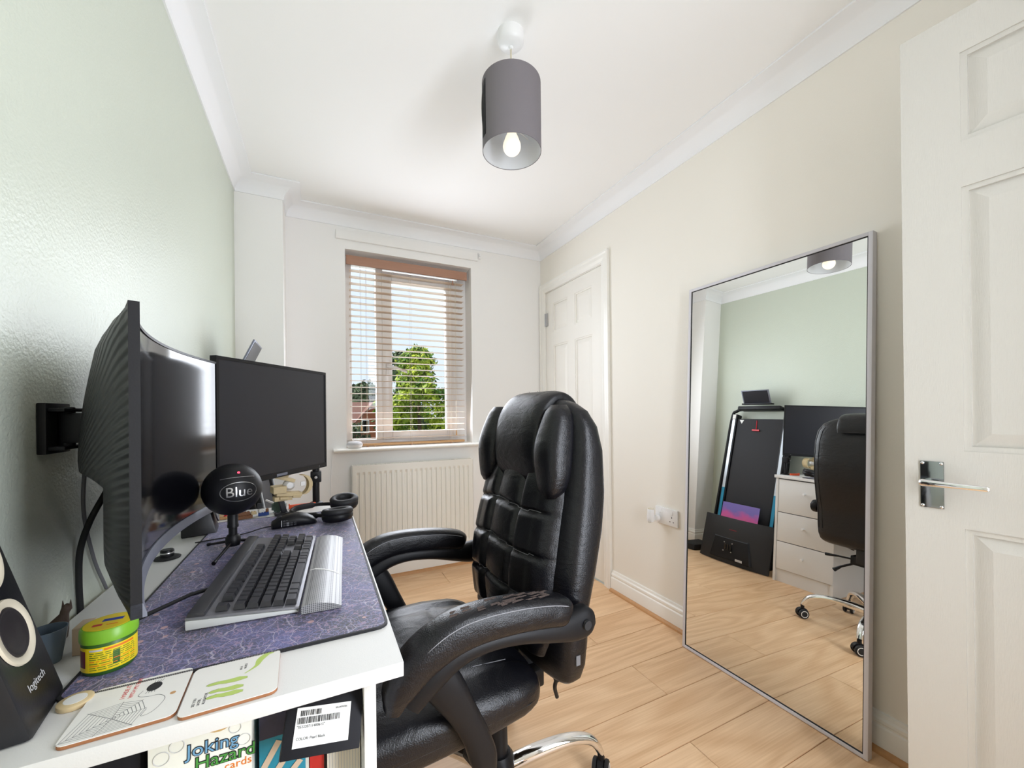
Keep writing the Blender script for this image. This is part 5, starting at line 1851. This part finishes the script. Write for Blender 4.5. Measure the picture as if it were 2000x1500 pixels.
rs = thing('record_sleeve', 'pink and violet record sleeve propped behind the floor monitor', 'record sleeve', (0.0, 2.11, 0.155))
sl_ = B().hex([(-0.030, 1.960, 0.152), (-0.026, 1.960, 0.152), (-0.026, 2.272, 0.152), (-0.030, 2.272, 0.152), (-0.095, 1.960, 0.452), (-0.091, 1.960, 0.452), (-0.091, 2.272, 0.452), (-0.095, 2.272, 0.452)])
sl_.build('sleeve', 'sunset_sleeve', rs)
# black rubber mat end on the floor by the boxing
tag(B().prism([(-0.16, 2.40), (0.06, 2.42), (0.075, 2.47), (0.05, 2.55), (-0.16, 2.55)], 'z', 0.0005, 0.05).build('rubber_block', 'rubber_black', bevel=0.006, origin=(-0.05, 2.48, 0)), 'low black rubber block on the floor by the corner boxing', 'block')

# ------------------------------------------------------------------ executive chair
CHX, CHY, CHR = 0.44, 1.02, 0.08
ch = thing('executive_chair', 'black leather high-back office chair with padded arms and chrome star base', 'chair', (CHX, CHY, 0.0), (0, 0, CHR))
ch['world_built'] = True


def sweep_xz(path, sizes, yc, n=20, p=2.8, half_y=None):
    """bar following a path in the x-z plane at side position yc; sizes = (half width across y, half height)"""
    P = [Vector((x, 0, z)) for x, z in path]
    rings_ = []
    for i, q_ in enumerate(P):
        t = (P[min(i + 1, len(P) - 1)] - P[max(i - 1, 0)]).normalized()
        nrm = Vector((-t.z, 0, t.x))
        hy, hn = sizes[i]
        rings_.append([(q_.x + nrm.x * v, yc + u, q_.z + nrm.z * v) for u, v in sell(hy, hn, n, p)])
    return B().loft(rings_)


def dense(path, sizes, n=5):
    pts_ = smooth_path([(x, hy, z) for (x, z), (hy, hn) in zip(path, sizes)], n)
    pts2 = smooth_path([(x, hn, z) for (x, z), (hy, hn) in zip(path, sizes)], n)
    return [(q_.x, q_.z) for q_ in pts_], [(max(0.0005, a.y), max(0.0005, b_.y)) for a, b_ in zip(pts_, pts2)]


# --- rear shell of the backrest
shell = [(0.440, 0.505, 0.545, 0.195), (0.446, 0.490, 0.562, 0.218), (0.46, 0.480, 0.576, 0.232), (0.49, 0.474, 0.585, 0.241), (0.53, 0.472, 0.588, 0.245), (0.62, 0.470, 0.596, 0.246), (0.70, 0.476, 0.618, 0.249), (0.80, 0.495, 0.645, 0.246),
         (0.89, 0.515, 0.658, 0.241), (1.00, 0.530, 0.652, 0.238), (1.06, 0.540, 0.638, 0.229), (1.10, 0.550, 0.622, 0.205), (1.125, 0.560, 0.608, 0.160), (1.137, 0.572, 0.594, 0.090)]
rings = []
zs_ = [0.440, 0.444, 0.45, 0.46, 0.47, 0.48, 0.49] + [0.50 + 0.02 * k for k in range(30)] + [1.10, 1.11, 1.12, 1.128, 1.134, 1.137]
for z in zs_:
    xf_, xr_, w_ = interp(shell, z)
    cx_, hx_ = (xf_ + xr_) / 2, (xr_ - xf_) / 2
    rings.append([(cx_ + u, CHY + v, z) for u, v in sell(hx_, w_, 56, 3.2)])
B().loft(rings).build('backrest', 'leather', ch, smooth=60)
# piping along both rear edges
for sgn in (-1, 1):
    for fr_ in (0.62, 0.78):
        pth = []
        for z in [0.52 + 0.02 * k for k in range(29)]:
            xf_, xr_, w_ = interp(shell, z)
            cx_, hx_ = (xf_ + xr_) / 2, (xr_ - xf_) / 2
            u_ = fr_
            v_ = (1 - abs(u_) ** 3.2) ** (1 / 3.2)
            pth.append((cx_ + hx_ * u_ * 1.004, CHY + sgn * w_ * v_ * 1.003, z))
        B().tube(pth, 0.0016, 6).build('piping', 'leather_fold', ch, smooth=60)

# --- quilted front cushion
cush = [(0.485, 0.480, 0.150), (0.50, 0.458, 0.175), (0.54, 0.440, 0.192), (0.63, 0.432, 0.200), (0.73, 0.442, 0.201), (0.84, 0.470, 0.197), (0.92, 0.497, 0.193), (0.96, 0.515, 0.185), (0.99, 0.535, 0.16)]
seams_z = [0.545, 0.645, 0.748, 0.850]
seams_y = [-0.34, 0.34]
pts = []
NZ, NY = 110, 72
for i in range(NZ + 1):
    z = 0.485 + (0.99 - 0.485) * i / NZ
    xf_, w_ = interp(cush, z)
    xs_f, xs_r, _ = interp(shell, z)
    row = []
    for j in range(NY + 1):
        a = -1 + 2 * j / NY
        # seam wobble keeps the quilting soft
        zz_ = z + 0.010 * abs(a) ** 2 - 0.004 * math.sin(5 * a)
        g = 0.0
        for s_ in seams_z:
            g = max(g, math.exp(-((zz_ - s_) / 0.0070) ** 2) * 0.85)
        for s_ in seams_y:
            g = max(g, math.exp(-((a - s_) / 0.055) ** 2))
        bulge = 0.010 * (math.cos(PI * (abs(a) % 0.68 - 0.34) / 0.68) if abs(a) > 0.34 else math.cos(PI * a / 0.68))
        pz = min((abs(zz_ - s_) for s_ in seams_z), default=0.1)
        puff = min(1.0, pz / 0.045) ** 0.6
        edge = max(0.0, 1 - abs(a) ** 5)
        x = xs_f + 0.014 - (xs_f + 0.014 - xf_) * edge ** 0.55 - bulge * edge * (0.45 + 0.55 * puff) + 0.016 * g * edge
        row.append((x, CHY + a * w_, z))
    pts.append(row)
fc_ = B().grid(pts).build('quilted_cushion', 'leather', ch, smooth=75)
for s_ in seams_z:
    pth = []
    for j in range(8, NY - 7):
        a = -1 + 2 * j / NY
        z = s_ - 0.010 * abs(a) ** 2 + 0.004 * math.sin(5 * a)
        i = min(NZ, max(0, round((z - 0.485) / (0.99 - 0.485) * NZ)))
        q_ = pts[i][j]
        pth.append((q_[0] - 0.0004, q_[1], q_[2]))
    B().tube(pth, 0.0009, 5).build('seam', 'stitch', fc_)
# --- side wings at head height
for sgn in (-1, 1):
    rings = []
    for k in range(15):
        t = k / 14
        z = 0.885 + 0.232 * t
        s_ = max(0.10, math.sin(PI * min(1, max(0, t * 0.97 + 0.015))) ** 0.30)
        wob = 0.003 * math.sin(9 * t)
        rings.append([(0.508 + 0.034 * t + 0.044 * s_ * u + wob, CHY + sgn * (0.166 - 0.010 * t) + 0.050 * s_ * v, z) for u, v in sell(1, 1, 28, 2.7)])
    B().loft(rings).build('head_wing', 'leather', ch, smooth=60)
# --- head pillow draped over the top
path = [(0.548, 0.900), (0.527, 0.918), (0.519, 0.965), (0.521, 1.03), (0.534, 1.085), (0.562, 1.125), (0.598, 1.138), (0.632, 1.120), (0.654, 1.080), (0.659, 1.05)]
sizes = [(0.092, 0.006), (0.108, 0.022), (0.112, 0.030), (0.113, 0.031), (0.113, 0.029), (0.112, 0.025), (0.112, 0.020), (0.110, 0.016), (0.106, 0.011), (0.10, 0.005)]
pd, sd = dense(path, sizes)
sweep_xz(pd, sd, CHY, 36, 4.0).build('head_pillow', 'leather', ch, smooth=60)
# flakes of worn leather on the pillow top
rw = random.Random(8)
fk = B()
for k in range(150):
    i = rw.randint(16, 34)
    yq = CHY + rw.gauss(0.0, 0.05)
    if abs(yq - CHY) > 0.105:
        continue
    t0, t1 = Vector((pd[i][0], 0, pd[i][1])), Vector((pd[i + 1][0], 0, pd[i + 1][1]))
    tt = (t1 - t0).normalized()
    nr = Vector((-tt.z, 0, tt.x))
    if nr.z < 0 and nr.x > 0:
        nr = -nr
    # outer face is the one away from the chair's core
    core = Vector((0.58, 0, 1.0))
    if (t0 + nr - core).length < (t0 - nr - core).length:
        nr = -nr
    q_ = t0 + nr * (sd[i][1] * (1 - abs((yq - CHY) / sd[i][0]) ** 4) ** 0.25 + 0.0003)
    s_ = rw.uniform(0.0008, 0.0028)
    fk.add([(q_.x + rw.uniform(-s_, s_), yq + rw.uniform(-s_, s_), q_.z + rw.uniform(0, s_)) for _ in range(3)], [(0, 1, 2)])
fk.build('worn_flakes', 'rubber_black', ch, kind='stuff')

# --- seat
seat = [(-0.095, 0.17, 0.442, 0.480), (-0.085, 0.215, 0.428, 0.502), (-0.06, 0.240, 0.416, 0.518), (0.0, 0.252, 0.408, 0.532), (0.14, 0.256, 0.404, 0.541), (0.30, 0.254, 0.405, 0.539), (0.39, 0.246, 0.410, 0.528), (0.425, 0.230, 0.418, 0.512), (0.445, 0.205, 0.430, 0.494), (0.455, 0.16, 0.442, 0.480)]
rings = []
xs_ = [-0.095, -0.09, -0.08, -0.07] + [-0.06 + 0.02 * k for k in range(23)] + [0.40, 0.41, 0.42, 0.43, 0.44, 0.45, 0.455]
for x in xs_:
    w_, z0_, z1_ = interp(seat, x)
    cz_, hz_ = (z0_ + z1_) / 2, (z1_ - z0_) / 2
    ring = []
    for u, v in sell(w_, hz_, 64, 3.4):
        g = 0.0
        if v > 0:
            for s_ in (-0.155, 0.155):
                g = max(g, math.exp(-((u - s_) / 0.011) ** 2))
            for s_ in (0.04, 0.17, 0.30):
                if abs(u) < 0.155:
                    g = max(g, 0.7 * math.exp(-((x - s_) / 0.012) ** 2))
        ring.append((x, CHY + u, cz_ + v - 0.012 * g))
    rings.append(ring)
so_ = B().loft(rings).build('seat', 'leather', ch, smooth=65)
for sgn in (-1, 1):
    B().tube([(x, CHY + sgn * 0.155, interp(seat, x)[2] - 0.0115) for x in [-0.04 + 0.02 * k for k in range(22)]], 0.0010, 5).build('seam', 'stitch', so_)
    B().tube([(x, CHY + sgn * interp(seat, x)[0] * 0.995, (interp(seat, x)[1] * 0.55 + interp(seat, x)[2] * 0.45)) for x in [-0.07 + 0.02 * k for k in range(25)]], 0.0014, 6).build('piping', 'leather_fold', so_)

# --- arms
for sgn in (-1, 1):
    yc = CHY + sgn * 0.280
    path = [(0.086, 0.590), (0.100, 0.625), (0.135, 0.662), (0.190, 0.688), (0.250, 0.696), (0.330, 0.692), (0.400, 0.682), (0.448, 0.670), (0.462, 0.664)]
    sizes = [(0.020, 0.014), (0.030, 0.028), (0.034, 0.034), (0.035, 0.036), (0.035, 0.035), (0.035, 0.034), (0.035, 0.033), (0.033, 0.030), (0.022, 0.018)]
    pd2, sd2 = dense(path, sizes)
    pad = sweep_xz(pd2, sd2, yc, 28, 3.0).build('arm_pad', 'leather', ch, smooth=60)
    # stitched edge of the pad
    for s2 in (-1, 1):
        B().tube([(x, yc + s2 * a * 0.93, z + b_ * 0.62) for (x, z), (a, b_) in zip(pd2[8:-4], sd2[8:-4])], 0.0008, 5).build('stitching', 'stitch', pad)
    path = [(0.118, 0.585), (0.150, 0.618), (0.205, 0.648), (0.270, 0.656), (0.350, 0.648), (0.430, 0.632), (0.485, 0.626), (0.520, 0.628), (0.538, 0.630)]
    sizes = [(0.020, 0.020), (0.026, 0.026), (0.027, 0.022), (0.027, 0.019), (0.027, 0.020), (0.026, 0.026), (0.024, 0.034), (0.022, 0.034), (0.016, 0.020)]
    sweep_xz(*dense(path, sizes), yc - sgn * 0.004, 24, 2.8).build('arm_frame', 'black_plastic', ch, smooth=55)
    path = [(0.165, 0.622), (0.190, 0.585), (0.218, 0.535), (0.245, 0.480), (0.262, 0.430), (0.268, 0.395)]
    sizes = [(0.022, 0.036), (0.022, 0.034), (0.020, 0.028), (0.019, 0.026), (0.019, 0.027), (0.016, 0.020)]
    sweep_xz(*dense(path, sizes), yc - sgn * 0.006, 24, 2.8).build('arm_strut', 'black_plastic', ch, smooth=55)
    B().lathe([(0.0001, 0.026 * sgn), (0.010, 0.026 * sgn), (0.011, 0.021 * sgn), (0.0001, 0.020 * sgn)], (0.505, yc, 0.630), 16, 'y').build('pivot_cap', 'black_matte', ch, smooth=40)
    B().tube([(0.262, yc - sgn * 0.012, 0.405), (0.262, yc - sgn * 0.075, 0.388)], 0.014, 12).build('arm_bolt', 'black_matte', ch)
    B().box(0.500, 0.530, min(yc - sgn * 0.02, yc - sgn * 0.055), max(yc - sgn * 0.02, yc - sgn * 0.055), 0.612, 0.648).build('arm_joint', 'black_plastic', ch, bevel=0.006)
# torn leather on the near arm
tear = B()
rw = random.Random(21)
for k in range(34):
    i = rw.randint(16, 30)
    (x, z), (a, b_) = pd2[i], sd2[i]
    yq = CHY - 0.280 + rw.uniform(-0.022, 0.006)
    zt_ = z + b_ * (1 - abs((yq - CHY + 0.280) / a) ** 3) ** (1 / 3) + 0.0004
    l_, w_ = rw.uniform(0.006, 0.018), rw.uniform(0.0012, 0.004)
    tear.add([(x - l_, yq - w_, zt_), (x + l_, yq - w_ * 0.3, zt_), (x + l_ * 0.8, yq + w_, zt_ + 0.0012), (x - l_ * 0.9, yq + w_ * 0.5, zt_ + 0.0018)], [(0, 1, 2, 3)])
tear.build('torn_patch', 'frayed', ch, kind='stuff')
# care label and loose strap at the backrest's lower edge
B().box(0.520, 0.532, CHY - 0.2455, CHY - 0.2420, 0.503, 0.526).build('brand_tag', 'ink_grey', ch)
B().tube(smooth_path([(0.515, CHY - 0.17, 0.475), (0.520, CHY - 0.172, 0.445), (0.512, CHY - 0.170, 0.415), (0.520, CHY - 0.168, 0.385)], 5), [0.010] * 8 + [0.005] * 8, 8).build('loose_strap', 'leather_fold', ch, smooth=50)

# --- mechanism, levers, gas column
B().box(CHX - 0.12, CHX + 0.10, CHY - 0.085, CHY + 0.085, 0.358, 0.406).build('mechanism', 'black_plastic', ch, bevel=0.006)
B().box(CHX + 0.04, CHX + 0.12, CHY - 0.05, CHY + 0.05, 0.375, 0.475).build('back_bracket', 'black_matte', ch, bevel=0.004)
B().tube([(CHX + 0.02, CHY + 0.08, 0.372), (CHX + 0.03, CHY + 0.17, 0.368), (CHX + 0.03, CHY + 0.24, 0.360)], [0.005, 0.005, 0.009], 10).build('height_lever', 'black_plastic', ch, smooth=50)
B().tube([(CHX + 0.05, CHY + 0.08, 0.362), (CHX + 0.07, CHY + 0.14, 0.325), (CHX + 0.08, CHY + 0.17, 0.298)], [0.006, 0.006, 0.011], 10).build('tilt_lever', 'black_plastic', ch, smooth=50)
B().lathe([(0.0001, 0.358), (0.016, 0.358), (0.016, 0.26), (0.026, 0.26), (0.029, 0.10), (0.0001, 0.10)], (CHX, CHY, 0), 24).build('gas_column', 'black_plastic', ch, smooth=40)
B().lathe([(0.0001, 0.165), (0.034, 0.165), (0.044, 0.150), (0.047, 0.095), (0.040, 0.082), (0.0001, 0.082)], (CHX, CHY, 0), 28).build('hub', 'black_plastic', ch, smooth=40)
LR = 0.320
for k in range(5):
    a = math.radians(-8 + 72 * k) - CHR
    ca_, sa_ = math.cos(a), math.sin(a)
    pr = [(0.030, 0.118), (0.10, 0.132), (0.18, 0.140), (0.235, 0.138), (0.282, 0.124), (0.306, 0.100), (LR, 0.074)]
    szs = [(0.020, 0.020), (0.021, 0.019), (0.020, 0.0165), (0.0185, 0.0145), (0.017, 0.0135), (0.0155, 0.0125), (0.0125, 0.010)]
    pk_, sk_ = dense(pr, szs)
    lg = sweep_xz(pk_, sk_, 0.0, 20, 2.3)
    lg.xf(Matrix.Translation((CHX, CHY, 0)) @ Matrix.Rotation(a, 4, 'Z'))
    lg.build('base_leg', 'chrome', ch, smooth=60)
    # caster
    cx_, cy_ = CHX + LR * ca_, CHY + LR * sa_
    ang = a + (0.9, -0.5, 0.6, 1.4, -1.1)[k]
    R = Matrix.Translation((cx_, cy_, 0)) @ Matrix.Rotation(ang, 4, 'Z')
    hood = B()
    rr = []
    for i in range(11):
        t = PI * (0.02 + 0.96 * i / 10)
        rr.append((-0.0285 * math.cos(t), 0.029 + 0.0285 * math.sin(t)))
    rr += [(0.020, 0.020), (-0.016, 0.020)]
    hood.prism(rr, 'y', -0.0085, 0.0085)
    hood.tube([(0, 0, 0.050), (0, 0, 0.072)], 0.0095, 12)
    hood.xf(R)
    co_ = hood.build('caster', 'black_plastic', ch, smooth=40)
    for sgn in (-1, 1):
        wl_ = B().lathe([(0.0001, -0.0075), (0.021, -0.0075), (0.0255, -0.005), (0.0262, 0.0), (0.0255, 0.005), (0.021, 0.0075), (0.0001, 0.0075)], (0, sgn * 0.0168, 0.0265), 28, 'y').xf(R)
        wl_.build('wheel', 'rubber_black', co_, smooth=40)
        B().lathe([(0.0185, sgn * 0.0076), (0.0178, sgn * 0.0086), (0.0155, sgn * 0.0086), (0.0148, sgn * 0.0074)], (0, sgn * 0.0168, 0.0265), 28, 'y', ring=True).xf(R).build('wheel_ring', 'toy_white', co_, smooth=40)

# ------------------------------------------------------------------ outside the window
GZ = -2.7
struct(B().box(-60, 80, 3.4, 140, GZ - 0.2, GZ).build('ground', 'lawn'))
struct(B().box(-60, 80, 24.5, 30.0, GZ, GZ + 0.02).build('road', 'asphalt'))


def tree(name, label, c, hgt, rad, base, m, n, shape, seed, leaf):
    t = thing(name, label, 'tree', (c[0], c[1], GZ))
    rr = random.Random(seed)
    B().tube([(c[0], c[1], GZ), (c[0] + 0.05, c[1], GZ + hgt * 0.4), (c[0], c[1] + 0.05, GZ + hgt * 0.85)], [0.16, 0.11, 0.03], 10).build('trunk', 'bark', t, smooth=60)
    b_ = B()
    lumps = []
    for k in range(70):
        h_ = rr.uniform(base, hgt)
        f = (h_ - base) / (hgt - base)
        r_ = rad * shape(f)
        a = rr.uniform(0, 2 * PI)
        q_ = r_ * rr.uniform(0.35, 0.92)
        lumps.append((c[0] + q_ * math.cos(a), c[1] + q_ * math.sin(a), GZ + h_, rad * rr.uniform(0.20, 0.36)))
    for k in range(n):
        l = lumps[k % len(lumps)]
        d = Vector((rr.gauss(0, 1), rr.gauss(0, 1), rr.gauss(0, 0.8)))
        d.normalize()
        p0 = Vector(l[:3]) + d * l[3] * rr.uniform(0.55, 1.05)
        u = Vector((rr.gauss(0, 1), rr.gauss(0, 1), rr.gauss(0, 1))).normalized()
        w = u.cross(d + Vector((0.01, 0, 0.02))).normalized()
        s_ = leaf * rr.uniform(0.6, 1.3)
        b_.add([p0 - u * s_, p0 + w * s_ * 0.55, p0 + u * s_, p0 - w * s_ * 0.55], [(0, 1, 2, 3)])
    o = b_.build('foliage', m, t, kind='stuff')
    return t


tree('leafy_tree', 'bright green leafy tree standing in the right window light', (4.52, 20.0), 6.85, 1.75, 0.9, 'leaf_bright', 15000, lambda f: min(1.0, 0.35 + 1.8 * (1 - f)) * (0.75 + 0.25 * math.sin(PI * f)), 2, 0.11)
tree('dark_tree', 'dark green tree half hidden behind the bright leafy tree', (5.05, 26.0), 7.4, 1.9, 1.5, 'leaf_dark', 7000, lambda f: math.sin(PI * (0.12 + 0.82 * f)) ** 0.6, 5, 0.14)
tree('background_tree', 'rounded dark tree behind the brick house', (5.2, 52.0), 6.9, 3.2, 1.5, 'leaf_dark', 6000, lambda f: math.sin(PI * (0.12 + 0.82 * f)) ** 0.6, 6, 0.30)
tree('small_tree', 'low green tree in front of the brick house', (2.35, 30.0), 3.0, 1.0, 0.5, 'leaf_dark', 4000, lambda f: math.sin(PI * (0.12 + 0.82 * f)) ** 0.6, 7, 0.12)
for i, (cx_, cy_, lab) in enumerate(((3.05, 17.2, 'clipped green hedge below the left window light'),)):
    hg = B()
    rr = random.Random(30 + i)
    for k in range(5000):
        q_ = Vector((cx_ + rr.uniform(-1.5, 1.0), cy_ + rr.uniform(-0.5, 0.5), GZ + rr.uniform(0.0, 1.7)))
        u = Vector((rr.gauss(0, 1), rr.gauss(0, 1), rr.gauss(0, 1))).normalized()
        w = u.orthogonal().normalized()
        s_ = rr.uniform(0.06, 0.12)
        hg.add([q_ - u * s_, q_ + w * s_ * 0.6, q_ + u * s_, q_ - w * s_ * 0.6], [(0, 1, 2, 3)])
    ho = hg.build('hedge', 'leaf_dark', origin=(cx_, cy_, GZ))
    tag(ho, lab, 'hedge')
    ho['kind'] = 'stuff'

hs = thing('brick_house', 'red brick house with a tiled gable roof across the road', 'house', (4.0, 42.0, GZ))
B().box(2.2, 8.2, 40.0, 46.0, GZ, GZ + 3.0).build('walls', 'brick', hs)
B().prism([(3.1, GZ + 3.0), (6.3, GZ + 3.0), (4.7, GZ + 4.7)], 'y', 39.2, 40.0).build('gable', 'brick', hs)
B().prism([(39.6, GZ + 2.9), (43.0, GZ + 4.95), (46.4, GZ + 2.9)], 'x', 1.8, 8.5).build('roof', 'roof_tile', hs)
B().loft([[(2.9, 39.0, GZ + 2.85), (4.7, 39.0, GZ + 4.85), (6.5, 39.0, GZ + 2.85), (6.5, 39.0, GZ + 2.75), (4.7, 39.0, GZ + 4.72), (2.9, 39.0, GZ + 2.75)], [(2.9, 42.8, GZ + 2.85), (4.7, 42.8, GZ + 4.85), (6.5, 42.8, GZ + 2.85), (6.5, 42.8, GZ + 2.75), (4.7, 42.8, GZ + 4.72), (2.9, 42.8, GZ + 2.75)]]).build('roof', 'roof_tile', hs)
B().box(3.1, 6.3, 39.2, 40.0, GZ, GZ + 3.0).build('porch_wall', 'brick', hs)
for x in (3.65, 5.1):
    wf = B().box(x, x + 0.62, 39.14, 39.2, GZ + 2.0, GZ + 3.2).build('window', 'upvc', hs)
    B().box(x + 0.06, x + 0.56, 39.12, 39.14, GZ + 2.06, GZ + 3.14).build('pane', 'black_gloss', wf)
fe = thing('garden_fence', 'pale grey fence in front of the brick house', 'fence', (3.4, 33.0, GZ))
for k in range(22):
    x = 1.6 + k * 0.25
    B().box(x, x + 0.23, 33.0, 33.03, GZ, GZ + 1.75).build('board', 'render_grey', fe)
# parked van beyond the tree
vn = thing('parked_van', 'white van parked beyond the leafy tree', 'van', (5.0, 22.9, GZ))
B().prism([(3.6, GZ + 0.35), (3.6, GZ + 1.2), (4.3, GZ + 1.35), (4.75, GZ + 2.1), (8.2, GZ + 2.15), (8.3, GZ + 0.35)], 'y', 22.2, 23.7).build('body', 'upvc', vn, bevel=0.06)
B().box(4.75, 5.6, 22.17, 22.2, GZ + 1.4, GZ + 2.0).build('side_window', 'black_gloss', vn)
for x in (4.3, 7.5):
    B().lathe([(0.0001, -0.1), (0.33, -0.1), (0.35, 0.0), (0.33, 0.1), (0.0001, 0.1)], (x, 22.25, GZ + 0.36), 20, 'y').build('wheel', 'rubber_black', vn, smooth=40)

# scratch keys used while building are not part of the scene
for o in SC.objects:
    for k_ in ('world_built', 'base'):
        if k_ in o:
            del o[k_]
